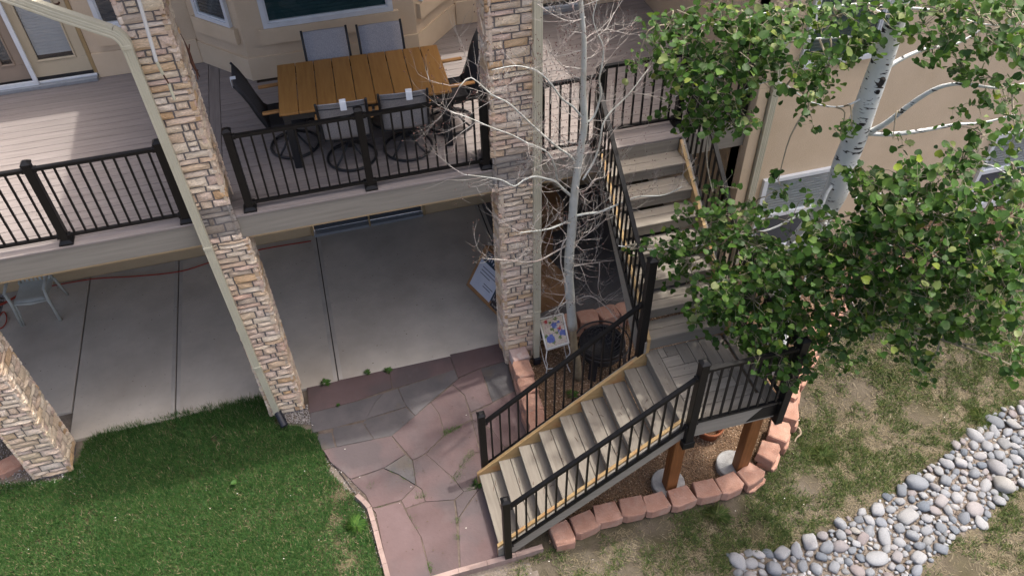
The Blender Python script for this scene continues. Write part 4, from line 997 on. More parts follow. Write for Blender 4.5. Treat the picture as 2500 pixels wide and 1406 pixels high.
m=MB();m.v=[tuple(p-Vector((0,0,.004))) for p in (A_,B_,Cc,D_)]+[tuple(p-Vector((0,0,.014))) for p in (A_,B_,Cc,D_)];m.f=[(0,1,2,3),(7,6,5,4),(0,4,5,1),(1,5,6,2),(2,6,7,3),(3,7,4,0)];m.m=[0]*6;m.build('top_panel',M['footing'],tm)
for p in (A_,B_,Cc,D_):
    o_=(p-cen);o_.z=0;o_.normalize();b=Vector((p.x,p.y,0))
    MB().tube(smooth([b+Vector((0,0,.53))-o_*.01,b+Vector((0,0,.38))+o_*.035,b+Vector((0,0,.22))-o_*.03,b+Vector((0,0,.08))-o_*.0,b+Vector((0,0,.0))+o_*.06]),.008,6).build('leg',M['paleft'],tm,True)
for p,q in ((A_,B_),(B_,Cc),(Cc,D_),(D_,A_)): MB().tube([Vector((p.x,p.y,.15)),Vector(((p.x+q.x)/2,(p.y+q.y)/2,.10)),Vector((q.x,q.y,.15))],.006,6).build('stretcher',M['paleft'],tm,True)
# black fire basket
fb=thing('fire_pit','round black steel fire pit with mesh lid and flat legs','fire pit',(2.93,6.74,0))
def ringt(r,z,rad,nm,n=40,seg=8): return MB().tube([(r*math.cos(a),r*math.sin(a),z) for a in np.linspace(0,2*math.pi,n+1)[:-1]],rad,seg,closed=True).build(nm,M['blackflat'],fb,True)
ringt(.37,.42,.012,'outer_ring');ringt(.30,.40,.014,'rim');ringt(.29,.30,.008,'hoop');ringt(.27,.22,.008,'hoop')
m=MB();pf=[(.30,.40),(.29,.28),(.24,.18),(.15,.13),(0,.12)];n=28
for r_,z_ in pf:
    for i in range(n): a=2*math.pi*i/n;m.v.append((r_*math.cos(a),r_*math.sin(a),z_))
for j in range(len(pf)-1):
    for i in range(n): m.f.append((j*n+i,j*n+(i+1)%n,(j+1)*n+(i+1)%n,(j+1)*n+i));m.m.append(0)
m.build('bowl',M['blackflat'],fb,True)
# domed mesh lid of hoops
m=MB()
for k in range(16):
    a=math.pi*2*k/16;m.tube([(.285*math.cos(a)*math.cos(e),.285*math.sin(a)*math.cos(e),.42+.15*math.sin(e)) for e in np.linspace(0,math.pi/2,7)],.004,4)
for e in np.linspace(.1,1.4,7):
    r_=.285*math.cos(e);m.tube([(r_*math.cos(a),r_*math.sin(a),.42+.15*math.sin(e)) for a in np.linspace(0,2*math.pi,29)[:-1]],.004,4,closed=True)
m.build('mesh_lid',M['blackflat'],fb,stuff=True)
for k in range(4):
    a=math.pi/4+.1+k*math.pi/2;c_,s_=math.cos(a),math.sin(a);MB().bar((c_*.36,s_*.36,0),(c_*.30,s_*.30,.40),.11,.012,(c_,s_,0)).build('leg',M['blackflat'],fb)
MB().tube([(-.02,.0,.58),(0,0,.62),(.02,0,.58)],.006,6).build('lid_handle',M['blackflat'],fb)
# terracotta saucer below the landing
pc=at(1772,1052,.0);t=thing('terracotta_pot','terracotta pot standing on the mulch under the landing','pot',(3.86,5.27,-.14))
m=MB();pf=[(.0,.02),(.12,.02),(.15,.24),(.175,.24),(.18,.29),(.16,.29),(.13,.08),(0,.08)];n=28
for r_,z_ in pf:
    for i in range(n): a=2*math.pi*i/n;m.v.append((r_*math.cos(a),r_*math.sin(a),z_))
for j in range(len(pf)-1):
    for i in range(n): m.f.append((j*n+i,j*n+(i+1)%n,(j+1)*n+(i+1)%n,(j+1)*n+i));m.m.append(0)
m.build('pot_body',M['terracotta'],t,True)

# ------------------------------------------------------------------ retaining blocks
blockm=[]
for k in range(5):
    R=random.Random(k+40);w,d,h=.31,.235,.14;m=MB()
    q1,q2=R.uniform(.015,.04),R.uniform(.015,.04);P=[(-w/2,-d/2+q1),(-w*.30,-d/2+R.uniform(-.006,.006)),(w*.30,-d/2+R.uniform(-.006,.006)),(w/2,-d/2+q2),(w*R.uniform(.36,.44),d/2),(-w*R.uniform(.36,.44),d/2)]
    b=0
    for z,ins in ((0,0),(h-.012,0),(h,.012)):
        for x,y in P:
            l=math.hypot(x,y);m.v.append((x-x/l*ins+R.uniform(-.004,.004),y-y/l*ins+R.uniform(-.004,.004),z+R.uniform(-.002,.002)))
    for j in range(2):
        for i in range(6): m.f.append((j*6+i,j*6+(i+1)%6,(j+1)*6+(i+1)%6,(j+1)*6+i));m.m.append(0)
    m.f.append(tuple(12+i for i in range(6)));m.m.append(0);m.f.append(tuple(5-i for i in range(6)));m.m.append(0)
    blockm.append(m.mesh('block',M['block']))
def block(parent,x,y,z,yaw,sc=1,mm=None):
    me=random.choice(blockm)
    if mm: me=me.copy();me.materials[0]=mm
    o=link(bpy.data.objects.new('block',me),parent);o.location=(x,y,z);o.rotation_euler=(random.uniform(-.03,.03),random.uniform(-.03,.03),yaw+random.uniform(-.05,.05));o.scale=(sc,sc,1);return o
rw=thing('retaining_wall','two course row of salmon blocks beside the flagstones below the second column','retaining wall')
ys=[7.0,6.70,6.41,6.13,5.86,5.62]
for i,y in enumerate(ys):
    block(rw,1.83-.02*i,y,.15,math.radians(-90),mm=M['blockpale'] if i==0 else None);block(rw,1.80-.02*i,y-.13,.0,math.radians(-90))
rb2=thing('retaining_wall','row of salmon blocks along the patio slab edge behind the fire pit','retaining wall')
for x in (2.62,2.95,3.24,3.52): block(rb2,x,7.36,.15,math.radians(180+random.uniform(-8,8)));block(rb2,x+.13,7.38,0,math.radians(180))
rg2=thing('retaining_ring','curved ring of salmon concrete blocks round the mulch bed under the landing','retaining wall')
RG=[(1.62,4.36,0,95),(1.90,4.42,.03,5),(2.19,4.46,.04,2),(2.50,4.45,.05,0),(2.79,4.42,.05,-2),(3.10,4.41,.05,2),(3.42,4.42,.05,0),(3.72,4.42,.05,6),(4.02,4.46,.06,22),(4.36,4.68,.08,48),(4.60,4.88,.14,50),(4.83,5.10,.20,60),(4.97,5.34,.28,52),(5.18,5.56,.36,48),(5.42,5.76,.45,40),(5.70,5.94,.55,35),(6.0,6.14,.65,30),(6.3,6.30,.74,25),(6.62,6.42,.82,15),(6.95,6.49,.86,8),(7.28,6.52,.88,2),(7.6,6.53,.90,0),(7.92,6.54,.90,0),(8.24,6.54,.90,0),(8.56,6.54,.9,0),(8.9,6.54,.9,0),(9.2,6.54,.9,0)]
for x,y,z,a in RG:
    block(rg2,x,y+.02,z-(.045 if x<4.2 else .03)+random.uniform(-.008,.008),math.radians(a+random.uniform(-4,4)),random.uniform(.97,1.04))
    if z>.05: block(rg2,x+.03,y-.0,z-.175,math.radians(a),.97)
gb=thing('garden_border','pair of worn pinkish blocks in the gravel left of the lower left column','garden edging')
for px,py,a in ((22,1130,20),(98,1102,12),(-55,1150,10)): p=at(px,py,.06);block(gb,p.x,p.y,.0-.08,math.radians(a),1.0)

# ------------------------------------------------------------------ scatter: mulch, gravel, grass
def scatter_poly(P,n,seed=0,bb=None):
    r=np.random.default_rng(seed);xs_=[p[0] for p in P];ys_=[p[1] for p in P]
    x=r.uniform(min(xs_),max(xs_),n);y=r.uniform(min(ys_),max(ys_),n);k=inpoly_np(x,y,P);return x[k],y[k]
def chips(name,P,n,s0,s1,m,seed,label,cat,zoff=0.0):
    x,y=scatter_poly(P,n,seed);r=np.random.default_rng(seed+1);N=len(x)
    s=r.uniform(s0,s1,N);base=np.array([[1,0,-.35],[-.5,.87,-.35],[-.5,-.87,-.35],[0,0,.7]])
    V=base[None]*s[:,None,None]*r.uniform(.5,1.3,(N,1,3));a=r.uniform(0,6.28,N);ca,sa=np.cos(a)[:,None],np.sin(a)[:,None]
    X=V[:,:,0]*ca-V[:,:,1]*sa+x[:,None];Y=V[:,:,0]*sa+V[:,:,1]*ca+y[:,None]
    Z=V[:,:,2]+(terr_np(x,y)-.028+(vnoise(x,y,.35,1)-.5)*.03+zoff)[:,None]
    V=np.stack([X,Y,Z],2).reshape(-1,3);i=np.arange(N)[:,None,None]*4;F=(np.array([[0,2,1],[0,1,3],[1,2,3],[2,0,3]])[None]+i).reshape(-1,3)
    o=nptri(name,V,F,m);o['label']=label;o['category']=cat;return o
chips('wood_mulch',BED,75000,.006,.016,M['chip'],21,'brown wood mulch covering the planting bed around the stairs','mulch')
gp=[tuple(at(*p))[:2] for p in ((-60,960),(20,1000),(105,1150),(190,1160),(200,1075),(260,1056),(225,1120),(205,1170),(100,1180),(0,1195),(-80,1200))]
chips('gravel',gp,5000,.007,.018,M['pebble'],22,'grey gravel around the foot of the lower left column','gravel',.01)
gp2=[tuple(at(*p))[:2] for p in ((-90,700),(12,700),(16,730),(8,800),(-10,860),(-100,900))]
chips('gravel',gp2,3000,.008,.02,M['pebble'],23,'dark gravel strip at the left end of the concrete patio','gravel',.01)
gp3=[tuple(at(*p))[:2] for p in ((690,1000),(750,985),(760,1035),(700,1030))]
chips('gravel',gp3,900,.005,.014,M['pebble'],24,'loose pebbles at the foot of the left downspout','gravel',.02)
gp4=[tuple(at(*p))[:2] for p in ((780,1060),(800,1080),(880,1200),(915,1230),(960,1406),(935,1406),(900,1290),(850,1200),(800,1140))]
chips('gravel',gp4,2500,.003,.010,M['pebble'],25,'fine grit between the lush lawn and the flagstones','gravel',.02)
rp=[(x,y) for x,y in rock_poly]
chips('gravel',rp,18000,.006,.016,M['grit'],26,'small gravel filling gaps between the river cobbles','gravel',.0)
def blades(name,x,y,h,wd,lean,m,seed,label,zf=None):
    r=np.random.default_rng(seed);N=len(x);a=r.uniform(0,6.28,N);b=a+r.normal(0,.5,N)+math.pi/2
    L=h*lean;z0=terr_np(x,y)-.03+(vnoise(x,y,.35,1)-.5)*.03*(np.where(x<1.6,.35,1))
    hw=wd/2;ca,sa=np.cos(a),np.sin(a);cb,sb=np.cos(b),np.sin(b)
    V=np.zeros((N,3,3));V[:,0]=np.stack([x-ca*hw,y-sa*hw,z0],1);V[:,1]=np.stack([x+ca*hw,y+sa*hw,z0],1);V[:,2]=np.stack([x+cb*L,y+sb*L,z0+h*np.sqrt(np.maximum(.05,1-lean**2*.8))],1)
    o=nptri(name,V.reshape(-1,3),np.arange(N*3).reshape(-1,3),m);o['label']=label;o['category']='grass';return o
x,y=scatter_poly(lawn_poly,420000,31);kk=(x>-6.2)&(x<1)&(y>3.2);x,y=x[kk],y[kk]
r=np.random.default_rng(32);dens=np.clip(.70+.70*(vnoise(x,y,.45,8)-.35)+.4*(vnoise(x,y,.12,9)-.5),.12,1)
# worn patches near the edging and by the downspout
for (px,py,rad) in ((845,1330,.30),(815,1270,.20),(620,1050,.08),(520,1072,.08),(830,1205,.15),(850,1380,.25)):
    p=at(px,py);dens-= .65*np.exp(-((x-p.x)**2+(y-p.y)**2)/(rad*rad*.5))*(.4+vnoise(x,y,.1,12))
k=r.random(len(x))<np.clip(dens,.05,1);x,y=x[k],y[k]
h=(.032+.034*r.random(len(x)))*(1+.5*(vnoise(x,y,.5,10)-.5)+.5*(vnoise(x,y,.09,13)-.5)); edge=np.clip((y-6.6)/.9,0,1)*(x<-1.2); h*=1+.8*edge
blades('grass',x,y,h,.0075+.004*r.random(len(x)),r.uniform(.15,1.15,len(x)),M['grass'],33,'lush green mown lawn beside the patio')
x,y=scatter_poly(lawn_poly,50000,34);kk=(x>-6.2)&(x<1)&(y>3.2);x,y=x[kk],y[kk];r=np.random.default_rng(35)
dd=np.zeros(len(x))+.07
for (px,py,rad) in ((840,1330,.3),(810,1270,.22),(825,1200,.2),(840,1380,.3),(615,1050,.08)):
    p=at(px,py);dd+=.9*np.exp(-((x-p.x)**2+(y-p.y)**2)/(rad*rad*.5))
k=r.random(len(x))<dd;x,y=x[k],y[k]
blades('dry_grass',x,y,.02+.02*r.random(len(x)),.005,r.uniform(.8,1.6,len(x)),M['dry'],36,'straw coloured thin patches in the lush lawn near the edging')
# right lawn
RL=[(1.35,4.28),(1.95,4.30),(3.9,4.30),(4.3,4.50),(4.75,4.85),(5.05,5.15),(5.5,5.62),(6.1,6.05),(6.7,6.33),(11,6.45),(11,1.5),(.3,1.5),(.2,4.2)]
def notrock(x,y):
    jx=x+(vnoise(x,y,.2,51)-.5)*.22;jy=y+(vnoise(x,y,.2,52)-.5)*.22
    return ~inpoly_np(jx,jy,rock_poly)
x,y=scatter_poly(RL,430000,41);k=notrock(x,y)&(x<8.6)&(y>2.6);x,y=x[k],y[k];r=np.random.default_rng(42)
bare=np.zeros(len(x))
for (px,py,rad) in ((1600,1290,.35),(1790,1230,.25),(1430,1330,.3),(1180,1400,.4),(1540,1390,.2),(1850,1300,.15),(1330,1400,.3),(2350,1390,.4),(2100,950,.25),(2250,1010,.3),(1980,1180,.25)):
    p=atG(px,py);bare+=1.25*np.exp(-((x-p.x)**2+(y-p.y)**2)/(rad*rad*.5))
g=np.clip((vnoise(x,y,.5,43)*.26+vnoise(x,y,.16,44)*.38+vnoise(x,y,.06,48)*.36-.41)*5,0.0,1)*(1-np.clip(bare*1.3,0,1))
k=r.random(len(x))<g*.85
xg,yg=x[k],y[k]
blades('grass',xg,yg,(.03+.06*r.random(len(xg)))*(.5+1.0*vnoise(xg,yg,.12,71)),.0075+.004*r.random(len(xg)),r.uniform(.3,1.3,len(xg)),M['drygreen'],45,'patchy olive green grass on the dry slope right of the stairs')
k=(r.random(len(x))<.36*(1-np.clip(bare,0,.93))*(1.0-.35*g));xd,yd=x[k],y[k]
blades('dry_grass',xd,yd,.016+.045*r.random(len(xd)),.0065+.003*r.random(len(xd)),r.uniform(.9,2.3,len(xd)),M['dry'],46,'matted straw coloured dead grass on the slope right of the stairs')
# tufts
def tuft(label,p,n,h,rad,m,group,name='weed',cat='weed',wd=.006):
    r=np.random.default_rng(int(abs(p[0]*1000+p[1]*777))%99999);rr2=rad*np.sqrt(r.random(n))*.5;a=r.uniform(0,6.28,n)
    x=p[0]+rr2*np.cos(a);y=p[1]+rr2*np.sin(a);L=r.uniform(.3,1,n)*rad;z0=p[2] if len(p)>2 else 0
    hw=wd/2;b=a+math.pi/2
    V=np.zeros((n,4,3));V[:,0]=np.stack([x-np.cos(b)*hw,y-np.sin(b)*hw,np.full(n,z0)],1);V[:,1]=np.stack([x+np.cos(b)*hw,y+np.sin(b)*hw,np.full(n,z0)],1)
    mx=x+np.cos(a)*L*.5;my=y+np.sin(a)*L*.5;mz=z0+h*r.uniform(.5,1,n)
    V[:,2]=np.stack([mx+np.cos(b)*hw*1.3,my+np.sin(b)*hw*1.3,mz],1);V[:,3]=np.stack([x+np.cos(a)*L,y+np.sin(a)*L,mz*.75+z0*.25],1)
    i=np.arange(n)[:,None,None]*4;F=(np.array([[0,1,2],[0,2,3]])[None]+i).reshape(-1,3)
    o=nptri(name,V.reshape(-1,3),F,m,stuff=False);tag(o,label,cat,group);return o
for (px,py,n_,rad,lb) in ((792,936,60,.075,'weed at the slab edge nearest the left column, leftmost of three'),(895,911,40,.05,'small weed at the slab edge between two other weeds'),(946,906,50,.06,'weed in the joint at the slab edge, rightmost of three'),(825,991,25,.03,'tiny weed in the flagstone joint below the slab edge'),(1394,918+45,50,.09,'green weed in the mulch at the sapling foot'),(868,1283,160,.12,'dense green tuft in the thin lawn beside the edging'),(1165,1180,60,.07,'weed against the foot of the lower stairs')):
    p=at(px,py,0);tuft(lb,(p.x,p.y,.0),n_,.04,rad,M['weed'],None,wd=.012)
for (px,py,lb) in ((2010,1110,'spiky green tuft on the dry slope right of the block ring'),(1750,1255,'green tuft in front of the block ring beside a bare patch'),(2400,1020,'yellow green tuft above the cobbles')):
    p=atG(px,py,0);tuft(lb,(p.x,p.y,p.z-.02),110,.055,.15,M['tuft'],None,name='grass_tuft',cat='grass tuft',wd=.007)
jw=[(905,1185),(1000,1130),(1005,1145),(1010,1160),(1095,1052),(1105,1048),(1120,1043),(1085,1058),(1120,1160),(1110,1170),(1135,1125),(1145,1115),(1150,1105),(1130,1140),(1000,1265),(1012,1290),(1035,1210),(1050,1390),(1045,1380),(1116,1270),(1118,1310),(1145,1195),(1160,1190),(930,1240),(1020,1215),(985,1170),(960,1150)]
xs2=[];ys2=[];r=np.random.default_rng(77)
for px,py in jw:
    p=at(px,py);nn_=110;xs2.append(p.x+r.normal(0,.02,nn_));ys2.append(p.y+r.normal(0,.022,nn_))
xs2=np.concatenate(xs2);ys2=np.concatenate(ys2)
o=blades('joint_grass',xs2,ys2,.045+.02*r.random(len(xs2)),.006,r.uniform(.3,1.0,len(xs2)),M['weed'],78,'green grass growing in the flagstone joints')
# root and litter
tag(MB().tube(smooth([atG(1938,1042,.01),atG(1950,1044,.03),atG(1955,1058,.03),atG(1945,1068,.02),atG(1940,1078,.01)]),[.011]*4+[.013]*4+[.011]*4+[.008]*5,8).build('exposed_root',M['dryroot'],None,True),'pale exposed root curling beside the right of the block ring','root')
# dark crumbs and dead leaves on the paving and deck
r=np.random.default_rng(93);mb=MB()
def crumb(x,y,z,s_):
    a=r.uniform(0,6);k=len(mb.v);mb.v.extend([(x+s_*math.cos(a+q)*r.uniform(.6,1.2),y+s_*math.sin(a+q)*.6,z+.003+r.uniform(0,s_*.4)) for q in (0,1.5,3.1,4.6)]);mb.f.append((k,k+1,k+2,k+3));mb.m.append(0)
for i in range(170): crumb(r.uniform(-5,2),7.45+3.0*r.random()**.6,0.001,r.uniform(.004,.012))
for i in range(160): crumb(r.uniform(-1,1.7),r.uniform(4.4,7.35),.012,r.uniform(.004,.013))
for i in range(90): crumb(r.uniform(2.9,3.8),r.uniform(4.4,5.3),ZL,r.uniform(.004,.010))
for i in range(50): crumb(r.uniform(-4,4.5),r.uniform(7.2,9.7),ZD,r.uniform(.003,.008))
o=mb.build('litter',mat('dark_litter',(.05,.035,.025),(.12,.085,.05),scale=30,rough=.9),None,stuff=True);o['label']='dark crumbs and dead leaf bits scattered on patio, flagstones, landing and deck';o['category']='litter'
# fine dry twigs fallen on the stair treads
mb=MB()
for i in range(26):
    k=int(r.integers(0,8));x=SX+k*RUN+r.uniform(.02,.2);y=r.uniform(SY0+.1,SY1-.1);z=RISE*(k+1)+.004;a=r.uniform(0,3.1);L=r.uniform(.03,.09)
    mb.tube([(x,y,z),(x+L*.5*math.cos(a)*.6,y+L*.5*math.sin(a)+.008,z+.004),(x+L*math.cos(a)*.6,y+L*math.sin(a),z)],.0022,4)
o=mb.build('fallen_twigs',M['rust'],None,stuff=True);o['label']='fine dry brown twigs lying on the lower stair treads';o['category']='twigs'
# scattered fallen pale flecks
r=np.random.default_rng(91);mb=MB()
for i in range(50):
    px=r.uniform(0,2450);py=r.uniform(1000,1400);p=atG(px,py,.02)
    if inpoly(p.x,p.y,rock_poly): continue
    s_=r.uniform(.004,.010);a=r.uniform(0,6);z=p.z+.012;k=len(mb.v)
    mb.v+=[(p.x+s_*math.cos(a+q),p.y+s_*math.sin(a+q)*.7,z+r.uniform(0,.004)) for q in (0,1.5,3.1,4.6)];mb.f.append((k,k+1,k+2,k+3));mb.m.append(0)
o=mb.build('litter',mat('pale_litter',(.55,.54,.48),(.62,.60,.52),rough=.9),None,stuff=True);o['label']='pale petals and crumbs scattered over lawn and stones';o['category']='litter'
lf=at(570,1178,.045);tagged=None

# ------------------------------------------------------------------ river cobbles
rb_=bpy.data.objects.new('river_rock_bed',None);C.objects.link(rb_);rb_['kind']='structure'
cob=[]
for k in range(12):
    R=random.Random(k+5);bm=bmesh.new();bmesh.ops.create_icosphere(bm,subdivisions=2,radius=1)
    ang=.0 if k%3 else .35
    for v in bm.verts:
        n_=noise.noise(v.co*1.3+Vector((k*7,0,0)))*.30+noise.noise(v.co*3+Vector((0,k*5,0)))*.07
        v.co*=1+n_
        if ang: v.co=Vector([max(-.72,min(.78,c)) for c in v.co])
    me=bpy.data.meshes.new('stone');bm.to_mesh(me);bm.free();me.materials.append(M['rock']);me.polygons.foreach_set('use_smooth',[True]*len(me.polygons));cob.append(me)
r=np.random.default_rng(61);xs_=[p[0] for p in rock_poly];ys_=[p[1] for p in rock_poly]
placed=[];sizes=np.concatenate([r.uniform(.09,.125,22),r.uniform(.06,.085,120),r.uniform(.042,.06,330),r.uniform(.022,.04,1300)])
def near(x,y,s_):
    for (a,b,c) in placed:
        if abs(a-x)<.25 and abs(b-y)<.25 and math.hypot(a-x,b-y)<(c+s_)*.86: return True
    return False
for s_ in sizes:
    for _ in range(25):
        x=r.uniform(min(xs_),max(xs_));y=r.uniform(max(min(ys_),2.9),max(ys_))
        if x>8.2: continue
        if inpoly(x,y,rock_poly) and not near(x,y,s_): placed.append((x,y,s_));break
placed.sort(key=lambda q:-q[2]);small=[]
for i,(x,y,s_) in enumerate(placed):
    z=terr(x,y)-.03
    if i<300:
        o=link(bpy.data.objects.new('stone',cob[int(r.integers(12))]),rb_)
        o.location=(x,y,z+s_*r.uniform(.12,.36));o.scale=(s_*r.uniform(.95,1.3),s_*r.uniform(.75,1.0),s_*r.uniform(.5,.75));o.rotation_euler=(r.uniform(-.3,.3),r.uniform(-.3,.3),r.uniform(0,6.28))
    else: small.append((x,y,z,s_))
base=[np.array([v.co[:] for v in me.vertices]) for me in cob];bf=np.array([p.vertices[:] for p in cob[0].polygons])
VV=[];FF=[];off=0
for (x,y,z,s_) in small:
    b=base[int(r.integers(12))]*np.array([s_*r.uniform(.9,1.3),s_*r.uniform(.75,1),s_*r.uniform(.5,.8)]);a=r.uniform(0,6.28)
    q=np.stack([b[:,0]*math.cos(a)-b[:,1]*math.sin(a)+x,b[:,0]*math.sin(a)+b[:,1]*math.cos(a)+y,b[:,2]+z+s_*r.uniform(.2,.5)],1);VV.append(q);FF.append(bf+off);off+=len(q)
nptri('small_stones',np.concatenate(VV),np.concatenate(FF),M['rocki'],rb_,True,True)

# ------------------------------------------------------------------ bare sapling
bt=thing('bare_aspen','leafless pale aspen sapling rising from the mulch in front of the second column','tree',(0,0,0))
TP=[(1411,920,6.55,.075),(1408,880,6.5,.070),(1402,850,6.47,.064),(1398,800,6.45,.061),(1393,740,6.45,.058),(1389,680,6.45,.056),(1390,620,6.45,.053),(1396,560,6.45,.050),(1400,500,6.45,.047),(1405,450,6.45,.043),(1412,400,6.45,.039),(1420,350,6.45,.036),(1427,300,6.45,.035),(1424,240,6.45,.030),(1425,170,6.45,.027),(1426,100,6.45,.024),(1422,50,6.45,.022),(1417,0,6.45,.02),(1410,-60,6.45,.017)]
pts=[];rs=[]
for px,py,Y,r_ in TP:
    p=at(px,py,0) if py>915 else onY(px,py,Y);pts.append(p);rs.append(r_*1.0)
pts[0].z=-.02
MB().tube(smooth(pts[:4],3),[.06-.002*i for i in range(10)],12).build('trunk_foot',M['barkbase'],bt,True)
sp=smooth(pts[3:],3);rr3=[];base_r=rs[3:]
for i in range(len(sp)):
    t_=i/3;j=int(min(t_,len(base_r)-1));j2=min(j+1,len(base_r)-1);rr3.append((base_r[j]*(1-(t_-j))+base_r[j2]*(t_-j))*random.uniform(.95,1.06))
MB().tube(sp,rr3,12).build('trunk',M['bark'],bt,True)
BR=[([(1426,294),(1400,262),(1373,243),(1345,205),(1313,175),(1280,164),(1249,162),(1200,172)],.022,-.35),
([(1411,401),(1388,378),(1365,363),(1335,338),(1305,311),(1272,280),(1241,252),(1198,230),(1150,190),(1120,215)],.026,-.6),
([(1394,478),(1375,462),(1356,444),(1335,437),(1305,431),(1279,440),(1255,455),(1225,440),(1180,432),(1134,427)],.030,-.5),
([(1362,448),(1358,425),(1356,410),(1339,375),(1310,358),(1288,350),(1250,330),(1198,311),(1150,290),(1100,273)],.022,-.7),
([(1422,440),(1440,412),(1454,384),(1465,345),(1471,307),(1490,275),(1527,239),(1548,215),(1565,192),(1582,170)],.024,.25),
([(1428,300),(1450,285),(1467,230),(1463,195),(1470,160),(1473,115),(1458,81),(1448,45),(1458,0),(1465,-40)],.022,.1),
([(1399,529),(1430,522),(1463,518),(1495,505),(1527,491),(1561,480),(1612,478),(1640,470),(1663,457)],.030,-.3),
([(1383,600),(1350,618),(1319,635),(1295,640),(1268,639),(1225,634),(1178,631)],.020,-.6),
([(1388,540),(1350,556),(1325,562),(1307,564),(1270,568)],.024,-.5),
([(1400,650),(1425,645),(1452,642),(1475,638),(1499,635)],.020,.1),
([(1464,640),(1463,674),(1460,700),(1468,725),(1480,740)],.014,.1),
([(1387,577),(1372,600),(1369,640),(1378,680),(1384,709),(1370,740),(1354,768)],.016,-.25),
([(1429,43),(1405,52),(1382,51),(1360,42),(1339,30),(1310,10)],.014,-.2),
([(1425,170),(1400,166),(1372,160),(1345,128)],.012,-.2),([(1427,110),(1450,95),(1480,70),(1500,30)],.012,.2),
([(1396,720),(1372,745),(1340,760)],.010,-.2),([(1402,735),(1440,722),(1475,745),(1500,770)],.012,-.2),([(1404,470),(1430,465),(1450,440),(1480,430),(1500,400)],.014,.1)]
twig=MB();buds=MB();R=random.Random(99)
def grow(p,d,L,r_,lvl):
    n=4;q=Vector(p);P=[q.copy()]
    for i in range(n):
        d=(d+Vector((R.gauss(0,.13),R.gauss(0,.13),R.gauss(.10,.10)))).normalized();q=q+d*L/n;P.append(q.copy())
    twig.tube(P,[r_*(1-.75*i/n) for i in range(n+1)],5 if lvl==0 else 3,cap=False)
    if R.random()<.55:
        e=P[-1];buds.tube([e,e+d*.012],[.0045,.002],4)
    if lvl<2:
        for i in range(1,n+1):
            for _ in range(1 if lvl else 2):
                if R.random()<.62: 
                    dd=(d+Vector((R.gauss(0,.55),R.gauss(0,.45),R.gauss(.15,.5)))).normalized();grow(P[i],dd,L*R.uniform(.4,.7),r_*.55,lvl+1)
for poly,r_,dy in BR:
    n=len(poly);P=[onY(px,py,6.45+dy*(i/(n-1))) for i,(px,py) in enumerate(poly)];S_=smooth(P,3);N_=len(S_)
    MB().tube(S_,[r_*.44*(1-.84*i/N_)+.002 for i in range(N_)],8).build('branch',M['bark' if r_>.021 else 'twig'],bt,True)
    for i in range(2,N_):
        if R.random()<.72:
            t_=(S_[min(i+1,N_-1)]-S_[i-1]).normalized();dd=(t_*.5+Vector((R.gauss(0,.8),R.gauss(0,.5),R.gauss(.15,.8)))).normalized();grow(S_[i],dd,R.uniform(.16,.46),.0030,0)
for i in range(6,len(sp)-2):
    for _ in range(1):
        if R.random()<.6:
            a=R.uniform(0,6.28);grow(sp[i],Vector((math.cos(a),math.sin(a)*.7,R.uniform(-.2,.5))).normalized(),R.uniform(.2,.5),.006,0)
twig.build('twigs',M['twig'],bt,stuff=True);buds.build('buds',M['bud'],bt,stuff=True)

# ------------------------------------------------------------------ leafy aspen
lt=thing('leafy_aspen','large leafy aspen with white trunk growing beside the block ring at right','tree',(0,0,0))
AX,AY=5.0,5.7
K=.8775
def onTrunk(px,py):   # point on the vertical plane facing the camera through the trunk
    d=ray(px,py);nrm=Vector((AX,AY,0)).normalized();k=nrm.dot(Vector((AX,AY,0)))/nrm.dot(d);q=d*k;return Vector((q.x,q.y,CZ+q.z))
tp=[(1893,850),(1897,800),(1900,740),(1912,680),(1945,610),(1990,545),(2040,470),(2062,400),(2090,330),(2110,270),(2135,200),(2160,130),(2180,70),(2203,0),(2225,-70)]
P=[onTrunk(*q) for q in tp];P[0].z=terr(AX,AY)-.1
S_=smooth(P,4);N_=len(S_)
MB().tube(S_,[.155-.075*i/N_ for i in range(N_)],20).build('trunk',M['birch'],lt,True)
def scar(px,py,rad,asp=.5):
    p=onTrunk(px,py);nr=(Vector((0,0,CZ))-p);nr.z*=.2;nr.normalize();c_=p+nr*.088
    m=MB();n=14;s1=nr.cross(Vector((0,0,1))).normalized();u1=s1.cross(nr)
    for k_,(rr_,o_) in enumerate(((1,0),(.7,.014),(.3,.006))):
        for i in range(n): a=2*math.pi*i/n;q=c_+(s1*math.cos(a)+u1*math.sin(a)*asp)*rad*rr_*(1+.15*math.sin(a*3+px))+nr*o_;m.v.append(tuple(q))
    for j in range(2):
        for i in range(n): m.f.append((j*n+i,j*n+(i+1)%n,(j+1)*n+(i+1)%n,(j+1)*n+i));m.m.append(0)
    m.f.append(tuple(2*n+i for i in range(n)));m.m.append(0);m.build('bark_scar',M['scar'],lt,True)
for q in ((2150,190,.055,.9),(2146,203,.05,.3),(2144,216,.03,.8),(2062,408,.06,.25),(2115,140+140,.03,.4),(2183,62,.05,.2),(2078,338,.05,.25),(2130,232,.02,.6),(2170,150,.015,.5)): scar(*q)
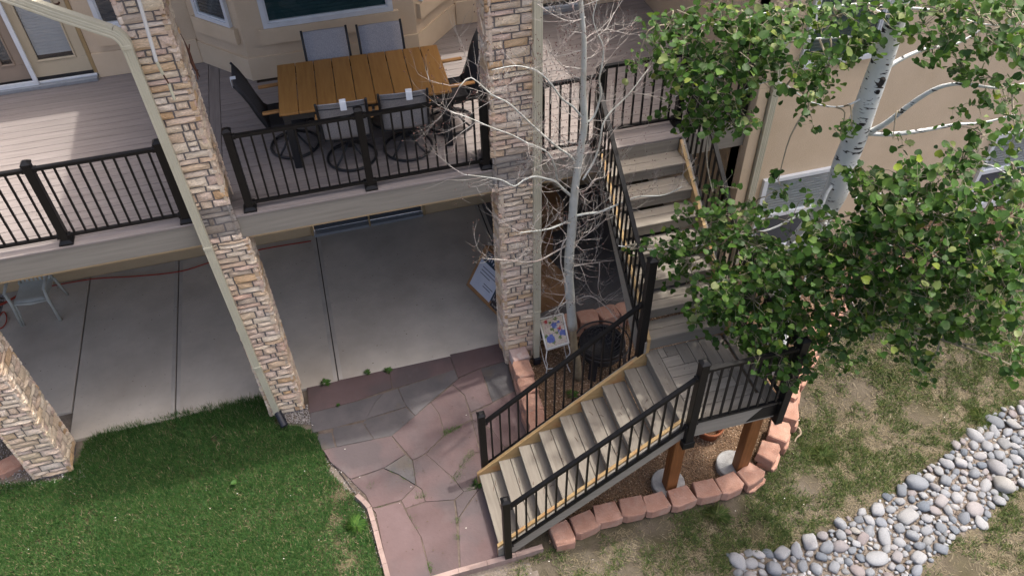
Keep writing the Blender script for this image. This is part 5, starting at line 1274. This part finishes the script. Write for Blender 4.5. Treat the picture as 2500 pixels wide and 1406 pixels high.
LB=[([(2120,325),(2165,300),(2230,250),(2290,215),(2350,205),(2430,215),(2500,205)],.05,-.2),([(2110,325),(2180,328),(2260,318),(2330,305),(2400,300),(2480,280)],.045,.1),
([(2160,170),(2200,145),(2260,120),(2330,110),(2400,70)],.04,.2),([(2185,60),(2160,40),(2130,20)],.045,.2),([(2060,430),(2090,450),(2130,460),(2170,500),(2230,560),(2300,640),(2370,720)],.05,-.9),
([(2045,440),(2020,470),(1990,540),(1930,600),(1860,630),(1800,660),(1740,700),(1700,760)],.045,-.7),([(2040,470),(2010,560),(1980,620),(1960,700),(1930,780),(1880,850)],.04,-.8),
([(2030,480),(1960,520),(1880,560),(1800,575),(1700,600),(1600,610),(1510,600)],.035,-.9),([(2185,75),(2100,90),(2000,95),(1900,110),(1800,170),(1730,200),(1640,240)],.035,-.6),
([(2195,30),(2120,10),(2000,20),(1880,30),(1760,60),(1640,60)],.03,-.5),([(2130,225),(2060,260),(1980,250),(1900,200),(1820,220),(1740,270)],.025,-.5),
([(2220,20),(2300,30),(2400,60),(2500,60)],.03,-.3),([(2110,460),(2200,440),(2300,420),(2400,400),(2480,440)],.035,-.7),([(2080,470),(2150,560),(2200,650),(2240,760),(2300,830)],.035,-1.0),([(2130,470),(2250,500),(2360,560),(2460,640),(2500,700)],.035,-.9),([(2000,600),(2060,700),(2100,780),(2130,830)],.03,-1.0)]
limbs=[]
for poly,r_,dr in LB:
    n=len(poly);Q=[]
    for i,(px,py) in enumerate(poly):
        p=onTrunk(px,py);f=dr*(i/(n-1))
        v=(p-Vector((0,0,CZ)));Q.append(Vector((0,0,CZ))+v*(1+f*.22))
    S2=smooth(Q,4);N2=len(S2);MB().tube(S2,[r_*(.42 if dr<-.25 else .62)*(1-.78*i/N2) for i in range(N2)],8).build('branch',M['birch'],lt,True);limbs.append(S2)
# foliage: clusters given as (image x, image y, spread px, depth factor along the ray relative to the trunk plane, leaves)
CL=[]
def cl(px,py,sx,sy,f,n):
    if 640<py and px<1900: px+=38;sx*=.8;sy*=.85;n*=.85
    if 540<py<=660 and px<1780: n*=.7
    CL.append((px,py,sx,sy,f,n))
for a in ((1640,50,45,30,.88,70),(1610,110,40,35,.88,70),(1700,90,50,40,.88,110),(1760,60,50,35,.9,90),(1830,60,60,40,.9,130),(1900,30,60,30,.92,100),(1960,60,50,40,.92,80),(1880,110,55,40,.9,120),(1800,130,60,45,.88,150),(1720,160,55,45,.86,140),(1650,190,45,40,.86,110),(1690,230,50,45,.86,130),(1760,220,60,50,.87,150),(1840,190,50,40,.9,90),(1940,150,60,35,.92,110),(2020,165,50,35,.93,110),(2060,120,40,35,.95,80),(2110,110,30,40,.97,60),(2040,40,60,30,.95,80),(2130,30,50,30,.95,90),(2200,20,30,30,.95,30),(1730,280,55,35,.86,110),(1790,300,45,30,.87,80),(1690,300,30,25,.86,40),(1840,310,25,20,.9,15),(1960,230,40,35,.92,35),(1975,280,30,30,.92,25),(2020,190,30,30,.93,30),(1560,150,25,15,.86,12),
 (2300,30,70,35,.93,110),(2390,40,60,40,.93,100),(2470,30,50,40,.93,90),(2330,90,60,35,.93,80),(2430,110,60,40,.93,110),(2490,150,40,50,.93,80),(2280,130,40,30,.95,50),(2350,170,50,35,.94,60),(2420,190,50,35,.94,60),(2390,260,50,30,.95,40),(2460,250,40,40,.95,50),(2260,60,30,30,.95,30),(2480,330,30,40,.93,40),(2400,330,50,35,.93,60),(2180,340,30,20,.95,18),(2080,310,30,25,.95,25),(2050,330,25,25,.95,15),
 (1540,610,30,25,.80,40),(1600,600,35,30,.80,50),(1570,645,30,20,.80,30),(1650,610,35,35,.80,60),(1700,560,50,45,.82,110),(1680,640,45,35,.80,90),(1750,600,50,50,.82,140),(1760,520,45,35,.83,80),(1740,470,25,20,.84,20),(1800,560,50,45,.84,110),(1850,600,50,45,.84,120),(1820,650,60,45,.82,160),(1740,680,55,45,.80,140),(1690,720,45,40,.79,110),(1670,770,35,30,.78,70),(1740,760,55,45,.79,150),(1800,730,55,50,.80,160),(1790,810,55,45,.78,160),(1840,870,50,40,.77,140),(1880,930,35,22,.76,50),(1900,860,45,40,.78,110),(1870,800,50,45,.80,120),(1910,740,50,50,.82,110),(1950,810,50,50,.80,110),(1960,880,45,30,.79,80),(2020,850,45,35,.80,80),(1990,760,50,50,.82,130),(1950,680,55,50,.84,140),(1880,680,45,45,.84,110),(1900,620,50,40,.85,110),(1870,480,40,35,.90,16),(1900,440,45,30,.90,16),(1930,540,50,45,.88,16),(1870,540,35,30,.88,16),(1830,490,15,15,.9,8),
 (2000,540,50,40,.86,80),(2040,590,60,50,.84,150),(2010,650,60,50,.83,170),(2090,640,60,50,.82,170),(2070,720,60,55,.80,190),(2060,800,55,40,.79,110),(2130,780,55,45,.78,120),(2150,700,60,50,.80,180),(2130,580,60,55,.82,180),(2150,500,55,45,.84,140),(2130,440,50,35,.86,90),(2210,440,55,45,.84,140),(2210,520,60,50,.82,170),(2200,610,60,55,.80,180),(2230,690,60,50,.79,170),(2200,780,55,45,.78,130),(2220,850,45,35,.77,70),(2250,910,25,15,.77,20),(2290,780,55,45,.78,120),(2300,620,60,55,.80,170),(2290,530,60,50,.82,160),(2280,430,55,40,.85,120),(2350,390,50,30,.88,80),(2360,480,50,40,.84,90),(2370,570,55,50,.81,150),(2380,660,55,50,.79,150),(2350,730,55,45,.78,120),(2430,600,50,50,.80,130),(2480,540,40,45,.81,100),(2450,700,50,45,.79,110),(2490,640,40,50,.80,100),(2440,780,45,35,.78,80),(2370,810,45,35,.78,60),(2480,850,35,30,.77,60),(2490,900,20,25,.77,25),(2420,840,35,25,.77,30),(2490,430,35,40,.84,60),(2440,470,40,30,.86,40)): cl(*a)
def leafgeo(p,n,up,s_):
    """heart-round leaf, 8 tris folded along midrib: returns verts"""
    n=n.normalized();t=n.cross(up);
    if t.length<1e-3:t=Vector((1,0,0))
    t.normalize();b=n.cross(t)
    return [p+b*y*s_+t*x*s_+n*z*s_ for x,y,z in LSH]
LSH=[(0,-.42,0),(.28,-.50,.05),(.50,-.22,.11),(.46,.12,.10),(.25,.38,.05),(0,.56,-.05),(-.25,.38,.05),(-.46,.12,.10),(-.50,-.22,.11),(-.28,-.50,.05),(0,0,-.02)]
LF=[(10,0,1),(10,1,2),(10,2,3),(10,3,4),(10,4,5),(10,5,6),(10,6,7),(10,7,8),(10,8,9),(10,9,0)]
R=random.Random(5);big=[];V_=[];F_=[];ctw=MB()
Rc=Vector((AX,AY,0)).normalized()
hub=[p for S2 in limbs for p in S2[3:]]
hubn=np.array([h[:] for h in hub])
for (px,py,sx,sy,f,n) in CL:
    c0_=Vector((0,0,CZ))+(onTrunk(px,py)-Vector((0,0,CZ)))*f
    # twiglets: nearest limb point to cluster
    dmin=np.argmin(((hubn-np.array(c0_[:]))**2).sum(1));hb=hub[int(dmin)]
    mid=(hb+c0_)/2+Vector((R.uniform(-.08,.08),R.uniform(-.08,.08),R.uniform(-.05,.12)));main=smooth([hb,mid,c0_],4)
    if (hb-c0_).length<1.6: ctw.tube(main,[.011-.0008*i for i in range(len(main))],5,cap=False)
    nsub=max(2,int(n*(1.06 if py>430 else .92))//7)
    for k in range(nsub):
        qx=px+R.gauss(0,sx*.72);qy=py+R.gauss(0,sy*.72);ff=f*(1+R.gauss(0,.035))
        c1_=Vector((0,0,CZ))+(onTrunk(qx,qy)-Vector((0,0,CZ)))*ff
        if (c1_-c0_).length<.7:
            md=(c0_+c1_)/2+Vector((R.uniform(-.05,.05),R.uniform(-.05,.05),R.uniform(0,.06)));ctw.tube([c0_,md,c1_],[.0045,.003,.002],3,cap=False)
        for j in range(7):
            o_=Vector((R.gauss(0,.055),R.gauss(0,.055),R.gauss(-.01,.045)));p=c1_+o_
            nr=Vector((R.gauss(0,.55),R.gauss(-.25,.55),R.gauss(.75,.45)));up=Vector((R.gauss(0,.5),R.gauss(0,.5),R.gauss(-.8,.4)));s_=R.choice([.035,.048,.056,.063,.070,.078])*R.uniform(.85,1.12)
            g=leafgeo(p,nr,up,s_)
            if R.random()<.6: ctw.tube([c1_,g[0]],[.0012,.001],3,cap=False)
            key=s_*abs(nr.normalized().dot((Vector((0,0,CZ))-p).normalized()))/(p-Vector((0,0,CZ))).length
            big.append((key,p,g))
big.sort(key=lambda q:-q[0])
for i,(k_,p,g) in enumerate(big):
    if i<300:
        me=bpy.data.meshes.new('leaf');me.from_pydata([tuple(v-p) for v in g],[],LF);me.materials.append(M['leafo']);me.polygons.foreach_set('use_smooth',[True]*len(LF))
        o=link(bpy.data.objects.new('leaf',me),lt);o.location=p
    else:
        b=len(V_);V_+=[tuple(v) for v in g];F_+=[tuple(b+j for j in f_) for f_ in LF]
nptri('foliage',np.array(V_),np.array(F_),M['leaf'],lt,True,True)
ctw.build('twigs',M['crowntwig'],lt,stuff=True)
# single fallen leaf on the lawn
p=at(570,1178,.05);g=leafgeo(p,Vector((.1,.1,1)),Vector((1,.3,0)),.07)
me=bpy.data.meshes.new('fallen_leaf');me.from_pydata([tuple(v) for v in g],[],LF);me.materials.append(M['weed']);o=link(bpy.data.objects.new('fallen_leaf',me));tag(o,'single pale green fallen leaf lying on the lush lawn','leaf')
print('counts',n0,n1,n2,len(big),len(placed),len(bpy.data.objects))
